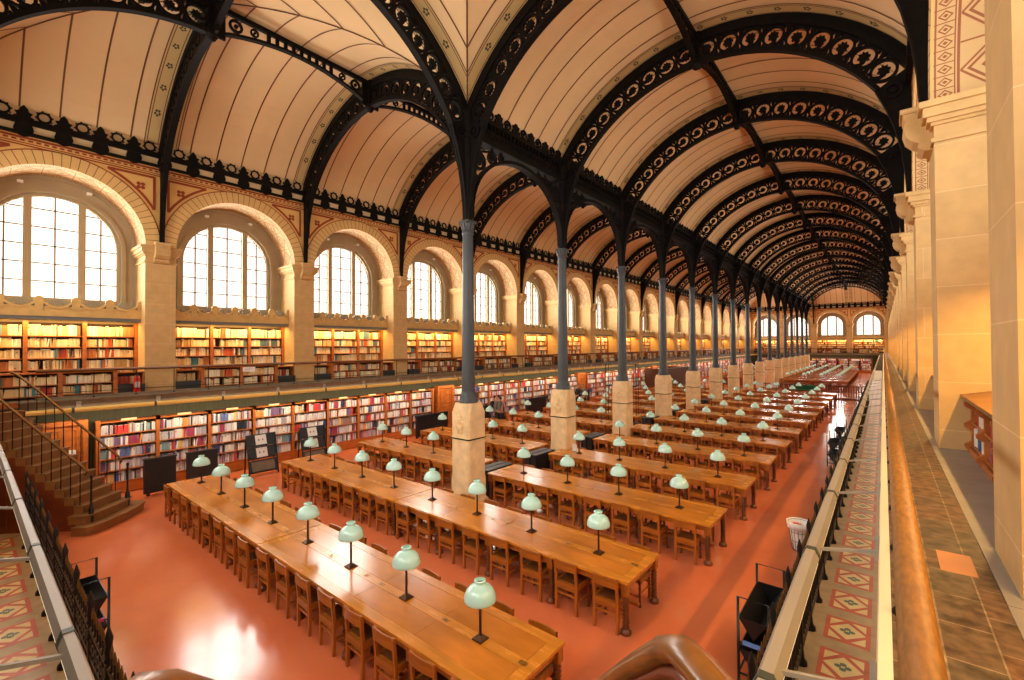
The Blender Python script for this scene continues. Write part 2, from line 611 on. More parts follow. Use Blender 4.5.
def build_wall(name, Mx, piers, detail=True):
    w = MB(Mx)
    ST, PL, SO, VO, RE, NI = range(6)
    last = len(piers) - 1
    for i, c in enumerate(piers):
        a = c if i == 0 else c - PH
        b = c if i == last else c + PH
        w.mi = ST
        # shaft of the pier, front and both reveals
        w.quad((a, 0, 0), (b, 0, 0), (b, 0, ZS), (a, 0, ZS))
        w.quad((a, 0, 0), (a, 1.45, 0), (a, 1.45, ZS), (a, 0, ZS))
        w.quad((b, 0, 0), (b, 1.45, 0), (b, 1.45, ZS), (b, 0, ZS))
        # base course and impost mouldings
        e0, e1 = (0 if i == 0 else 1), (0 if i == last else 1)
        for o, z0, z1 in ((0.03, 6.86, 6.92), (0.03, 7.08, 7.12), (0.07, 7.12, 7.18), (0.11, 7.18, 7.30), (0.15, 7.30, 7.38)):
            w.box(a - o * e0, -o, z0, b + o * e1, 1.15, z1)
        if 0 < i < last:                     # scrolled corbel carrying the iron rib
            prof = [(0, 6.84), (-0.09, 6.85), (-0.15, 6.9), (-0.14, 6.97), (-0.2, 7.0), (-0.27, 7.08), (-0.3, 7.2), (-0.26, 7.3), (-0.3, 7.36), (-0.3, 7.44), (0, 7.44)]
            w.prism(prof, c - 0.19, c + 0.19, 'x')
            w.box(c - 0.21, -0.33, 7.40, c + 0.21, 0, 7.47)
        w.mi = PL
        w.quad((a, 0, ZS), (b, 0, ZS), (b, 0, ZT), (a, 0, ZT))
    for i in range(last):
        a = piers[i] + (PH if i else PH * 0.0 + 0.39)
        b = piers[i + 1] - PH
        c, r = (a + b) / 2, (b - a) / 2
        K = 28
        arc = [(c - r * math.cos(PI * k / K), ZS + r * math.sin(PI * k / K)) for k in range(K + 1)]
        for k in range(K):
            p, q = arc[k], arc[k + 1]
            w.mi = PL
            w.quad((p[0], 0, p[1]), (q[0], 0, q[1]), (q[0], 0, ZT), (p[0], 0, ZT))
            w.mi = SO
            w.quad((p[0], 0, p[1]), (q[0], 0, q[1]), (q[0], ND, q[1]), (p[0], ND, p[1]), [(k / K, 0), ((k + 1) / K, 0), ((k + 1) / K, 1), (k / K, 1)])
        # voussoir band
        w.mi = VO
        r0, r1 = r, r + 0.365
        vo = int(PI * r1 / 0.19)
        for k in range(K * 2):
            t0, t1 = PI * k / (2 * K), PI * (k + 1) / (2 * K)
            pts = [(c - rr * math.cos(t), -0.03, ZS + rr * math.sin(t)) for rr, t in ((r0, t0), (r0, t1), (r1, t1), (r1, t0))]
            u0, u1 = k / (2 * K) * vo, (k + 1) / (2 * K) * vo
            w.quad(*pts, [(u0, 0.5), (u1, 0.5), (u1, 0.5), (u0, 0.5)])
            w.quad((pts[0][0], 0, pts[0][2]), (pts[1][0], 0, pts[1][2]), pts[1], pts[0])
            w.quad((pts[3][0], 0, pts[3][2]), (pts[2][0], 0, pts[2][2]), pts[2], pts[3])
        # painted spandrel triangles and quatrefoils
        w.mi = RE
        ribbon(w, [(c - (r1 + 0.02) * math.cos(PI * k / 40), ZS + (r1 + 0.02) * math.sin(PI * k / 40)) for k in range(41)], 0.03, -0.012)
        R2 = r + 0.5
        for sgn in (-1, 1):
            du = r + 0.21
            z0 = ZS + math.sqrt(max(0.01, R2 * R2 - du * du))
            zt = 9.52
            d1 = math.sqrt(max(0.01, R2 * R2 - (zt - ZS) ** 2))
            f0, f1 = math.atan2(z0 - ZS, du), math.atan2(zt - ZS, d1)
            cur = [(c + sgn * R2 * math.cos(f0 + (f1 - f0) * k / 10), ZS + R2 * math.sin(f0 + (f1 - f0) * k / 10)) for k in range(11)]
            ribbon(w, cur, 0.07, -0.012)
            ribbon(w, [(c + sgn * du, z0), (c + sgn * du, zt)], 0.07, -0.013)
            ribbon(w, [(c + sgn * (du + 0.03), zt), (c + sgn * d1, zt)], 0.07, -0.014)
            qx, qz = c + sgn * (du - 0.33), zt - 0.33
            for k in range(4):
                aa = PI / 4 + PI / 2 * k
                pp = circ(qx + 0.075 * math.cos(aa), qz + 0.075 * math.sin(aa), 0.055, 8)
                w.add([(p[0], -0.012, p[1]) for p in pp], [tuple(range(8))])
        # niche back wall around the window
        w.mi = NI
        wo = window_outline(c, RW)
        no = [(a, ZSILL), (a, (ZSILL + ZS) / 2)] + [(c - r * math.cos(PI * k / 18), ZS + r * math.sin(PI * k / 18)) for k in range(19)] + [(b, (ZSILL + ZS) / 2), (b, ZSILL)]
        for k in range(len(wo) - 1):
            w.quad((no[k][0], ND, no[k][1]), (no[k + 1][0], ND, no[k + 1][1]), (wo[k + 1][0], ND, wo[k + 1][1]), (wo[k][0], ND, wo[k][1]))
            w.quad((wo[k][0], ND, wo[k][1]), (wo[k + 1][0], ND, wo[k + 1][1]), (wo[k + 1][0], 1.42, wo[k + 1][1]), (wo[k][0], 1.42, wo[k][1]))
        w.quad((c - RW, ND, ZSILL), (c + RW, ND, ZSILL), (c + RW, 1.42, ZSILL), (c - RW, 1.42, ZSILL))
        w.quad((a, ND, ZG), (b, ND, ZG), (b, ND, ZSILL), (a, ND, ZSILL))
        # raised surround mouldings
        for rr, tt in ((RW + 0.06, 0.05), (r - 0.05, 0.04)):
            o2, i2 = window_outline(c, rr + 0.05, zc=ZW if rr < RW + 0.1 else ZS), window_outline(c, rr - 0.05, zc=ZW if rr < RW + 0.1 else ZS)
            w.ringplate(o2, i2, ND - tt, ND, 'y', closed=False)
        # two small lamps fixed to the niche head
        # the window itself
        win_no[0] += 1
        g = MB(Mx)
        out, inn = window_outline(c, RW), window_outline(c, RW - 0.09)
        g.ringplate(out, inn, 1.2, 1.38, 'y', closed=False)
        g.box(c - RW, 1.18, ZSILL, c + RW, 1.38, ZSILL + 0.09)
        for s_ in (-1, 1):
            um = c + s_ * RW * 0.385
            g.box(um - 0.085, 1.17, ZSILL, um + 0.085, 1.38, ZW + math.sqrt(RW ** 2 - (um - c) ** 2) - 0.04)
        win = g.build('window_%d' % win_no[0], 'winframe', kind='structure')
        mt = MB(Mx)
        rr = RW - 0.05
        for um in (c, c - RW * 0.685, c + RW * 0.685):
            mt.box(um - 0.018, 1.27, ZSILL, um + 0.018, 1.31, ZW + math.sqrt(rr ** 2 - (um - c) ** 2))
        z = ZSILL + 0.57
        while z < ZW + rr - 0.15:
            hw = rr if z < ZW else math.sqrt(rr ** 2 - (z - ZW) ** 2)
            mt.box(c - hw, 1.27, z - 0.015, c + hw, 1.31, z + 0.015)
            z += 0.52
        mt.build('glazing_bars', 'muntin', win)
        pn = MB(Mx)
        pn.add([(p[0], 1.33, p[1]) for p in out], [tuple(range(len(out)))])
        pn.build('pane', 'pane', win)
        if detail:
            fl = MB(Mx)
            for aa in (PI * 0.36, PI * 0.64):
                fl.box(c + 1.68 * math.cos(aa) - 0.06, ND - 0.1, ZS + 1.68 * math.sin(aa) - 0.04, c + 1.68 * math.cos(aa) + 0.06, ND, ZS + 1.68 * math.sin(aa) + 0.04)
            fl.build('spotlight', 'white', win)
    # painted lines under the cornice
    w.mi = RE
    for z, hh in ((9.60, 0.018), (9.66, 0.012), (9.80, 0.03)):
        ribbon(w, [(piers[0], z), (piers[-1], z)], hh * 2, -0.012)
    k = piers[0] + 0.1
    while k < min(piers[-1], piers[0] + 45):
        ribbon(w, [(k, 9.73), (k + 0.09, 9.73)], 0.05, -0.012)
        k += 0.15
    return w.build(name, ['stone', 'plaster', 'soffit', 'voussoir', 'redline', 'niche'], kind='structure')


build_wall('wall_left', M_LEFT, side_piers)
build_wall('wall_right', M_RIGHT, side_piers)
build_wall('wall_near', M_NEAR, end_piers, False)
build_wall('wall_far', M_FAR, end_piers, False)

# lower walls under the gallery, boarded dark green
lw = MB(M_LEFT)
lw.box(YN - 1, -0.03, 0, YF + 1, 0.1, ZG - 0.2)
lw.build('wall_left_lower', 'green', kind='structure')
lw = MB(M_RIGHT)
lw.box(YN - 1, 0.12, 0, YF + 1, 0.2, ZG - 0.12)
lw.build('wall_right_lower', 'green', kind='structure')
for nm, mm in (('wall_near_lower', M_NEAR), ('wall_far_lower', M_FAR)):
    lw = MB(mm)
    lw.box(XL, -0.03, 0, XR, 0.1, ZG - 0.2)
    lw.build(nm, 'green', kind='structure')

# floor
f = MB()
f.box(XL - 1.6, YN - 1.6, -0.2, XR + 1.6, YF + 1.6, 0)
f.build('floor', 'floor', kind='structure')

# mosaic borders between the iron fence and the gallery edge


def mosaic(name, Mx, u0, u1, start):
    t = MB(Mx)                                # (u along, n from the gallery wall face into the room)
    t.mi = 0
    t.quad((u0, -1.62, 0.004), (u1, -1.62, 0.004), (u1, 0.1, 0.004), (u0, 0.1, 0.004))
    P = 0.952
    k = 0
    while start + (k + 0.5) * P < u1:
        c = start + k * P
        k += 1
        if c - 0.4 < u0:
            continue
        n0, n1 = -1.28, -0.74
        t.mi = 1
        a, b = c - 0.345, c + 0.345
        t.quad((a, n0, 0.006), (b, n0, 0.006), (b, n1, 0.006), (a, n1, 0.006))
        t.mi = 2
        m = (n0 + n1) / 2
        hn, hu = 0.215, 0.235
        t.add([(c, m - hn, 0.008), (c + hu, m, 0.008), (c, m + hn, 0.008), (c - hu, m, 0.008)], [(0, 1, 2, 3)])
        for su in (-1, 1):
            for sn in (-1, 1):
                t.add([(c + su * (hu + 0.045), m + sn * 0.05, 0.008), (c + su * (hu + 0.045), m + sn * hn, 0.008), (c + su * 0.075, m + sn * hn, 0.008)], [(0, 1, 2)])
        t.mi = 3
        for aa in range(4):
            pp = circ(c + 0.055 * math.cos(aa * PI / 2), m + 0.055 * math.sin(aa * PI / 2), 0.042, 6)
            t.add([(p[0], p[1], 0.010) for p in pp], [tuple(range(6))])
    return t.build(name, ['tilebeige', 'tilered', 'tilecream', 'tilegreen'], kind='structure')


mosaic('floor_mosaic_right', M_RIGHT, YN, YF, 7.31 - 10 * 0.952)
mosaic('floor_mosaic_near', M_NEAR, XL + 1.7, XR - 1.7, -9.05 - 8 * 0.945)

# gallery floors
for nm, mm, a, b in (('floor_gallery_left', M_LEFT, YN, YF), ('floor_gallery_right', M_RIGHT, YN, YF), ('floor_gallery_near', M_NEAR, XL + GE, XR - GE), ('floor_gallery_far', M_FAR, XL + GE, XR - GE)):
    g = MB(mm)
    g.mi = 0 if 'right' in nm else 1
    g.box(a, -GE + 0.05, ZG - 0.14, b, 1.15, ZG)
    g.mi = 1
    if 'right' not in nm:
        prof = [(-GE + 0.05, ZG), (-GE - 0.02, ZG), (-GE - 0.03, ZG - 0.04), (-GE + 0.0, ZG - 0.08), (-GE + 0.02, ZG - 0.14), (-GE + 0.05, ZG - 0.2), (-GE + 0.05, ZG - 0.25), (-0.0, ZG - 0.28), (0.12, ZG - 0.2), (0.12, ZG - 0.1)]
    else:
        g.mi = 2
        prof = [(-GE + 0.05, ZG), (-GE - 0.0, ZG + 0.0), (-GE - 0.012, ZG - 0.22), (-GE + 0.05, ZG - 0.25), (0.12, ZG - 0.2), (0.12, ZG - 0.1)]
    g.prism(prof, a, b, 'x')
    if 'right' in nm:
        g.mi = 3
        for i in range(len(side_piers) - 1):   # grey threshold in front of each niche and pier
            g.box(side_piers[i] - 0.5, -0.07, ZG, side_piers[i] + 0.5, 0.0, ZG + 0.006)
        g.box(YN, -0.07, ZG, YF, -0.0, ZG + 0.004)
        g.box(YN, 0.0, ZG, YF, 0.35, ZG + 0.003)
        g.mi = 4
        g.box(3.74, -0.30, ZG, 4.08, -0.14, ZG + 0.002)
    g.build(nm, ['paver', 'ledge', 'whitepaint', 'threshold', 'paverpink'], kind='structure')


# ------------------------------------------------------------------ vaulted ceiling
def zv(s):
    return ZC + math.sqrt(RV * RV - (s - W / 2) ** 2)


K = 30
SS = [W * i / K for i in range(K + 1)]
ce = MB()
PT = {}


def barrel(P, u0, u1):
    """P(s,u,dz) -> world; u limits are functions of s; returns nothing"""
    ce.mi = 0
    for i in range(K):
        s0, s1 = SS[i], SS[i + 1]
        ce.add([P(s0, u0(s0), 0), P(s0, u1(s0), 0), P(s1, u1(s1), 0), P(s1, u0(s1), 0)], [(0, 1, 2, 3)], True)


def strip(P, u, hw, dz, lo=0, hi=W, mi=1):
    ce.mi = mi
    S2 = [lo + (hi - lo) * i / K for i in range(K + 1)]
    for i in range(K):
        ce.add([P(S2[i], u - hw, dz), P(S2[i], u + hw, dz), P(S2[i + 1], u + hw, dz), P(S2[i + 1], u - hw, dz)], [(0, 1, 2, 3)], True)


def off(s, dz):
    # move towards the vault centre
    r = RV + dz
    a = math.asin((s - W / 2) / RV)
    return W / 2 + r * math.sin(a), ZC + r * math.cos(a)


def Pleft(s, u, dz):
    ss, z = off(s, dz)
    return (XC - ss, u, z)


def Pright(s, u, dz):
    ss, z = off(s, dz)
    return (XC + ss, u, z)


def Pnear(s, u, dz):
    ss, z = off(s, dz)
    return (u, Y1 - ss, z)


def Pfar(s, u, dz):
    ss, z = off(s, dz)
    return (u, Y16 + ss, z)


for P in (Pleft, Pright):
    barrel(P, lambda s: Y1 - s, lambda s: Y16 + s)
for P in (Pnear, Pfar):
    barrel(P, lambda s: XC - s, lambda s: XC + s)


def band(P, u, lo=0, hi=W, sides=(-1, 1), fine=True):
    """painted border beside a rib"""
    def need(v):
        return max(lo, Y1 - v, v - Y16) if P in (Pleft, Pright) else max(lo, abs(v - XC))
    for sd in sides:
        for q in range(4):
            strip(P, u + sd * (0.24 + (q - 1.5) * 0.085), 0.0425, -0.010, need(u + sd * (0.24 + (q - 1.5) * 0.085)), hi, 2)
        strip(P, u + sd * 0.10, 0.010, -0.014, need(u + sd * 0.1), hi, 1)
        strip(P, u + sd * 0.37, 0.010, -0.014, need(u + sd * 0.37), hi, 1)
        strip(P, u + sd * 0.43, 0.014, -0.014, need(u + sd * 0.43), hi, 1)
        if fine:
            ce.mi = 3
            s = 0.35
            while s < W - 0.3:
                if need(u + sd * 0.24) + 0.15 < s < hi:
                    for k in range(5):
                        a = 2 * PI * k / 5
                        cs, cu = s + 0.055 * math.cos(a), u + sd * 0.24 + 0.055 * math.sin(a)
                        ce.add([P(cs + 0.036 * math.cos(q), cu + 0.036 * math.sin(q), -0.016) for q in (0, PI / 2, PI, PI * 1.5)], [(0, 1, 2, 3)])
                s += 0.62


nb = 0
for j in range(-11, 15 * 6 + 12):
    u = Y1 + j * D / 6
    lo = max(0, Y1 - u, u - Y16)
    if lo >= W - 0.05:
        continue
    for P in (Pleft, Pright):
        if j % 6 == 0 and lo < 0.01 or j == -6 or j == 96:
            if j in (-6, 96):
                lo2 = W / 2
            else:
                lo2 = 0
            band(P, u, lo2, W, fine=(j <= 48))
            strip(P, u, 0.02, -0.01, lo, W, 1)
        else:
            strip(P, u, 0.020, -0.012, lo, W)
for j in range(-11, 12):
    u = XC + j * W / 12
    lo = abs(u - XC)
    for P in (Pnear, Pfar):
        if j == 0:
            band(P, u, 0.0, W)
        elif abs(j) == 6:
            band(P, u, W / 2, W)
        else:
            strip(P, u, 0.020, -0.012, lo, W)
# mitre lines
ce.mi = 1
for sx in (-1, 1):
    for (ys, sy) in ((Y1, -1), (Y16, 1)):
        pts = []
        for s in SS:
            pts.append((XC + sx * s, ys + sy * s, zv(s) - 0.012))
        ce.tube(pts, 0.02, 4)
ce.mi = 0
for a, b in (((XL, YN), (XL, YF)), ((XR, YN), (XR, YF)), ((XL, YN), (XR, YN)), ((XL, YF), (XR, YF))):
    ce.quad((a[0], a[1], ZT), (b[0], b[1], ZT), (b[0], b[1], 10.64), (a[0], a[1], 10.64))
ce.build('ceiling', ['vault', 'seam', 'olive', 'flower'], kind='structure')
# roof slab above, so that no daylight leaks in round the vaults
rf = MB()
rf.box(XL - 1.6, YN - 1.6, 13.3, XR + 1.6, YF + 1.6, 13.45)
for a, b, c, d in ((XL - 1.6, YN - 1.6, XL - 1.45, YF + 1.6), (XR + 1.45, YN - 1.6, XR + 1.6, YF + 1.6), (XL - 1.6, YN - 1.6, XR + 1.6, YN - 1.45), (XL - 1.6, YF + 1.45, XR + 1.6, YF + 1.6)):
    rf.box(a, b, 0, c, d, 13.3)
rf.build('wall_outer_shell', 'stone_plain', kind='structure')


# ------------------------------------------------------------------ cast-iron lace cornice along the walls
def lace(name, Mx, u0, u1, bay, n=-0.06):
    t = MB(Mx)
    t.mi = 0
    t.box(u0, n - 0.06, 9.86, u1, 0.0, 9.93)
    t.box(u0, n - 0.05, 10.14, u1, 0.0, 10.24)
    t.box(u0, n - 0.03, 10.24, u1, n, 10.30)
    pit = bay / 6
    k = int(round((u1 - u0) / pit))
    pit = (u1 - u0) / k
    t.mi = 1
    t.box(u0, -0.03, 9.93, u1, 0.0, 10.14)
    t.mi = 0
    for i in range(k + 1):
        u = u0 + i * pit
        # hanging medallion
        t.prism(circ(u, 10.0, 0.19, 12), n - 0.03, n + 0.02)
        t.box(u - 0.16, n - 0.01, 9.93, u + 0.16, 0, 10.14)
        # palmette above
        pal = [(-0.17, 10.24), (-0.19, 10.33), (-0.12, 10.36), (-0.17, 10.45), (-0.10, 10.47), (-0.07, 10.56), (0, 10.64), (0.07, 10.56), (0.10, 10.47), (0.17, 10.45), (0.12, 10.36), (0.19, 10.33), (0.17, 10.24)]
        t.prism([(u + p, q) for p, q in pal], n - 0.02, n + 0.02)
        if i < k:
            m = u + pit / 2
            t.ringplate(circ(m, 10.44, 0.15, 14), circ(m, 10.44, 0.105, 14), n - 0.02, n + 0.02)
            for q in range(8):
                aa = q * PI / 4 + 0.2
                x, z = m + 0.16 * math.cos(aa), 10.44 + 0.16 * math.sin(aa)
                t.prism(circ(x, z, 0.022, 5), n - 0.015, n + 0.015)
            t.box(m - 0.14, n - 0.015, 10.24, m + 0.14, n + 0.015, 10.31)
    return t.build(name, ['iron', 'cream'], kind='structure')


lace('trim_1', M_LEFT, YN, YF, D)
lace('trim_2', M_RIGHT, YN, YF, D)
lace('trim_3', M_NEAR, XL, XR, D)
lace('trim_4', M_FAR, XL, XR, D)


# ------------------------------------------------------------------ openwork iron ribs
def pol(a, r):
    return (r * math.sin(a), ZC + r * math.cos(a))


def arcband(mb, r0, r1, a0, a1, n, hy):
    o = [pol(a0 + (a1 - a0) * i / n, r1) for i in range(n + 1)]
    i_ = [pol(a0 + (a1 - a0) * i / n, r0) for i in range(n + 1)]
    mb.ringplate(o, i_, -hy, hy, 'y', closed=False)


AM = math.radians(58.3)
NC = 18


def rib_mesh(mb, a0, a1, ncell, fine=True):
    arcband(mb, RI - 0.02, RI + 0.07, a0, a1, 30, 0.085)
    arcband(mb, RO - 0.10, RO + 0.03, a0, a1, 30, 0.085)
    arcband(mb, RO + 0.03, RV + 0.02, a0, a1, 30, 0.05)
    rm = (RI + 0.07 + RO - 0.10) / 2
    for i in range(ncell):
        a = a0 + (a1 - a0) * (i + 0.5) / ncell
        da = (a1 - a0) / ncell
        x, z = pol(a, rm)
        sg = 1 if a > (a0 + a1) / 2 else -1
        mb.ringplate(circ(x, z, 0.262, 18), circ(x, z, 0.205, 18), -0.04, 0.04)
        mb.prism(star(x, z, 0.125, 0.085, 8, a), -0.045, 0.045)
        # curling stem from the rosette to its ring
        e = a + sg * 2.3
        cur = [(x + r * math.sin(e + t), z + r * math.cos(e + t)) for r, t in ((0.08, 0), (0.13, 0.25), (0.18, 0.6), (0.23, 1.0))]
        for p, q in zip(cur[:-1], cur[1:]):
            mb.bar((p[0], 0, p[1]), (q[0], 0, q[1]), 0.07, 0.06, (0, 1, 0))
        # leaves in the corners between rings
        b = a + da / 2
        if i < ncell - 1:
            for r0, r1, w in ((RI + 0.06, rm - 0.07, 0.016), (RO - 0.09, rm + 0.07, 0.016)):
                p0, p1, p2 = pol(b - w, r0), pol(b + w, r0), pol(b, r1)
                mb.prism([p0, p1, p2], -0.035, 0.035)
            mb.bar((pol(b, rm - 0.1)[0], 0, pol(b, rm - 0.1)[1]), (pol(b, rm + 0.1)[0], 0, pol(b, rm + 0.1)[1]), 0.05, 0.07, (0, 1, 0))
            for k, rr in ((-0.022, RI + 0.12), (0.022, RI + 0.12), (-0.022, RO - 0.15), (0.022, RO - 0.15)):
                px, pz = pol(b + k, rr)
                mb.prism(circ(px, pz, 0.035, 6), -0.03, 0.03)


def bracket_poly(sx):
    h = W / 2
    inner = [(h - 0.10, 7.47), (h - 0.13, 8.0), (h - 0.19, 8.5), (h - 0.29, 9.0), (h - 0.43, 9.45), (h - 0.60, 9.85)]
    inner[-1] = pol(AM, RI - 0.02)
    top = pol(AM, RO + 0.03)
    outer = [(top[0], top[1]), (h, 10.2), (h, 7.47)]
    return [(sx * x, z) for x, z in inner + outer]


rib_full = MB()
rib_mesh(rib_full, -AM, AM, NC)
rib_half = MB()
rib_mesh(rib_half, 0.02, AM, NC // 2)
brm = {}
for sx in (-1, 1):
    b = MB()
    b.prism(bracket_poly(sx), -0.035, 0.035)
    pb = bracket_poly(sx)
    for p, q in zip(pb[:5], pb[1:6]):
        b.bar((p[0], 0, p[1]), (q[0], 0, q[1]), 0.17, 0.05, (0, 1, 0)) if False else b.bar((p[0], -0.045, p[1]), (q[0], -0.045, q[1]), 0.03, 0.05, (0, 1, 0))
        b.bar((p[0], 0.045, p[1]), (q[0], 0.045, q[1]), 0.03, 0.05, (0, 1, 0))
    for yy in (-0.075, 0.075):
        b.ringplate(circ(sx * (W / 2 - 0.32), 9.8, 0.17, 14), circ(sx * (W / 2 - 0.32), 9.8, 0.12, 14), yy - 0.02, yy + 0.02)
        b.prism(star(sx * (W / 2 - 0.32), 9.8, 0.08, 0.05, 6), yy - 0.02, yy + 0.02)
    brm[sx] = b.mesh('bracket', ['iron'])
rib_full_m = rib_full.mesh('openwork_arch', ['iron'])
rib_half_m = rib_half.mesh('openwork_arch', ['iron'])
boss = MB()
boss.box(-0.12, -0.12, 12.06, 0.12, 0.12, 12.95)
boss.lathe([(0.02, 11.94), (0.08, 11.97), (0.11, 12.03), (0.14, 12.07)], n=8)
boss_m = boss.mesh('boss', ['iron'])


def inst(me, name, parent):
    o = bpy.data.objects.new(name, me)
    COL.objects.link(o)
    o.parent = parent
    return o


def rib(loc, rz, label, half=False, sides=(-1, 1), withboss=True):
    t = thing('iron_rib', label, 'arch', loc, rz, 'openwork iron ribs of the vaults')
    inst(rib_half_m if half else rib_full_m, 'openwork_arch', t)
    for sx in sides:
        inst(brm[sx], 'bracket', t)
    if withboss:
        inst(boss_m, 'boss', t)
    return t


for k in range(16):
    y = Y1 + k * D
    rib((XC - W / 2, y, 0), 0, 'openwork iron arch over the window-side nave, springing from the %s column' % ORD[k + 1])
    rib((XC + W / 2, y, 0), 0, 'openwork iron arch over the gallery-side nave, springing from the %s column' % ORD[k + 1])
rib((XC, Y1 - W / 2, 0), PI / 2, 'openwork iron arch running from the first column to the near end wall')
rib((XC, Y16 + W / 2, 0), PI / 2, 'openwork iron arch running from the last column to the far end wall')
rib((XC - W / 2, Y1 - D, 0), PI, 'half iron arch meeting the first stone pier of the window wall', True, (1,))
rib((XC + W / 2, Y1 - D, 0), 0, 'half iron arch meeting the first pier of the gallery wall overhead', True, (1,))
rib((XC - W / 2, Y1 - W / 2, 0), -PI / 2, 'half iron arch meeting the near end wall beside the stair corner', True, (1,), False)
rib((XC + W / 2, Y1 - W / 2, 0), -PI / 2, 'half iron arch meeting the near end wall above the camera corner', True, (1,), False)


# ridge beams along the crowns
def ridge(name, Mx, u0, u1, pit):
    t = MB(Mx)                                # local: u along, n across, z
    k = int(round((u1 - u0) / pit))
    pit = (u1 - u0) / k
    for i in range(k):
        a, b = u0 + i * pit, u0 + (i + 1) * pit
        t.box(a, -0.05, 12.83, b, 0.05, 12.95)
        n = 12
        low = [(a + pit * j / n, 12.10 + 0.50 * math.sin(PI * j / n) ** 0.8) for j in range(n + 1)]
        t.ringplate([(p, q + 0.07) for p, q in low], low, -0.07, 0.07, 'y', closed=False)
        for fr, rr in ((0.12, 0.17), (0.22, 0.11), (0.78, 0.11), (0.88, 0.17)):
            zc = (12.10 + 0.50 * math.sin(PI * fr) ** 0.8 + 12.9) / 2
            t.ringplate(circ(a + pit * fr, zc, rr, 12), circ(a + pit * fr, zc, rr * 0.65, 12), -0.03, 0.03)
            t.prism(circ(a + pit * fr, zc, rr * 0.3, 6), -0.03, 0.03)
        for j in range(9):
            u = a + pit * (0.3 + 0.05 * j)
            t.box(u - 0.045, -0.03, 12.58, u + 0.045, 0.03, 12.88)
        t.box(a, -0.03, 12.1, a + 0.3, 0.03, 12.9)
        t.box(b - 0.3, -0.03, 12.1, b, 0.03, 12.9)
    return t.build(name, 'iron', kind='structure')


Myl = Matrix(((0, 1, 0, XC - W / 2), (1, 0, 0, 0), (0, 0, 1, 0), (0, 0, 0, 1)))
Myr = Matrix(((0, 1, 0, XC + W / 2), (1, 0, 0, 0), (0, 0, 1, 0), (0, 0, 0, 1)))
Mxn = Matrix(((1, 0, 0, 0), (0, 1, 0, Y1 - W / 2), (0, 0, 1, 0), (0, 0, 0, 1)))
Mxf = Matrix(((1, 0, 0, 0), (0, 1, 0, Y16 + W / 2), (0, 0, 1, 0), (0, 0, 0, 1)))
ridge('trim_5', Myl, Y1 - D, Y16 + D, D)
ridge('trim_6', Myr, Y1 - D, Y16 + D, D)
ridge('trim_7', Mxn, XC - W / 2, XC + W / 2, W / 2)
ridge('trim_8', Mxf, XC - W / 2, XC + W / 2, W / 2)

# ------------------------------------------------------------------ columns
ped = MB()
h = 0.325


def oct_(hh, ch):
    return [(-hh + ch, -hh), (hh - ch, -hh), (hh, -hh + ch), (hh, hh - ch), (hh - ch, hh), (-hh + ch, hh), (-hh, hh - ch), (-hh, -hh + ch)]


def octprism(mb, hh, ch, z0, z1, hh2=None, ch2=None):
    a, b = oct_(hh, ch), oct_(hh2 or hh, ch if ch2 is None else ch2)
    v = [(p[0], p[1], z0) for p in a] + [(p[0], p[1], z1) for p in b]
    mb.add(v, [tuple(range(7, -1, -1)), tuple(range(8, 16))] + [(i, (i + 1) % 8, 8 + (i + 1) % 8, 8 + i) for i in range(8)])


octprism(ped, h + 0.05, 0.02, 0, 0.22)
octprism(ped, h + 0.05, 0.02, 0.22, 0.28, h, 0.02)
octprism(ped, h, 0.02, 0.28, 0.75)
octprism(ped, h, 0.02, 0.75, 0.85, h, 0.05)
octprism(ped, h, 0.05, 0.85, 1.80)
octprism(ped, h + 0.015, 0.05, 1.80, 1.86)
octprism(ped, h, 0.05, 1.86, 2.50)
octprism(ped, h, 0.05, 2.50, 2.58, h + 0.0, 0.09)
octprism(ped, h, 0.09, 2.58, 2.74, h - 0.03, 0.11)
ped_m = ped.mesh('pedestal', ['stone_plain'])
pr = MB()
octprism(pr, h + 0.022, 0.05, 1.815, 1.845)
pr_m = pr.mesh('iron_band', ['iron'])
rel = MB()                                    # carved relief figure on the near face of the first pedestal
for cx, cz, rx, rz_, dy in ((0, 2.28, 0.09, 0.11, 0.06), (0, 2.12, 0.12, 0.12, 0.05), (-0.1, 2.2, 0.06, 0.1, 0.04), (0.1, 2.2, 0.06, 0.1, 0.04), (0, 2.4, 0.06, 0.06, 0.04), (-0.05, 2.02, 0.05, 0.07, 0.04), (0.06, 2.02, 0.05, 0.07, 0.04)):
    v, f = [], []
    for i in range(7):
        ph = -PI / 2 + PI * i / 6
        for j in range(10):
            th = 2 * PI * j / 10
            v.append((cx + rx * math.cos(ph) * math.cos(th), -h + dy * math.cos(ph) * math.sin(th), cz + rz_ * math.sin(ph)))
    for i in range(6):
        for j in range(10):
            f.append((i * 10 + j, i * 10 + (j + 1) % 10, (i + 1) * 10 + (j + 1) % 10, (i + 1) * 10 + j))
    rel.add(v, f, True)
rel_m = rel.mesh('carved_relief', ['stone_plain'])
sh = MB()
sh.lathe([(0.25, 2.72), (0.25, 2.80), (0.22, 2.84), (0.235, 2.90), (0.19, 2.98), (0.18, 3.05), (0.16, 5.0), (0.14, 7.2)], n=20)
sh_m = sh.mesh('shaft', ['shaft'])
cp = MB()
cp.lathe([(0.14, 7.15), (0.16, 7.2), (0.145, 7.24), (0.14, 7.3), (0.15, 7.4), (0.17, 7.46), (0.17, 7.5)], n=16)
for i in range(8):
    a = 2 * PI * i / 8
    cp.prism([(0.14, 7.26), (0.165, 7.34), (0.185, 7.44), (0.165, 7.47), (0.14, 7.4)], -0.04, 0.04)
    for q in range(len(cp.v) - 10, len(cp.v)):
        x, y, z = cp.v[q]
        cp.v[q] = (x * math.cos(a) - y * math.sin(a), x * math.sin(a) + y * math.cos(a), z)
cp.box(-0.165, -0.165, 7.47, 0.165, 0.165, 7.53)
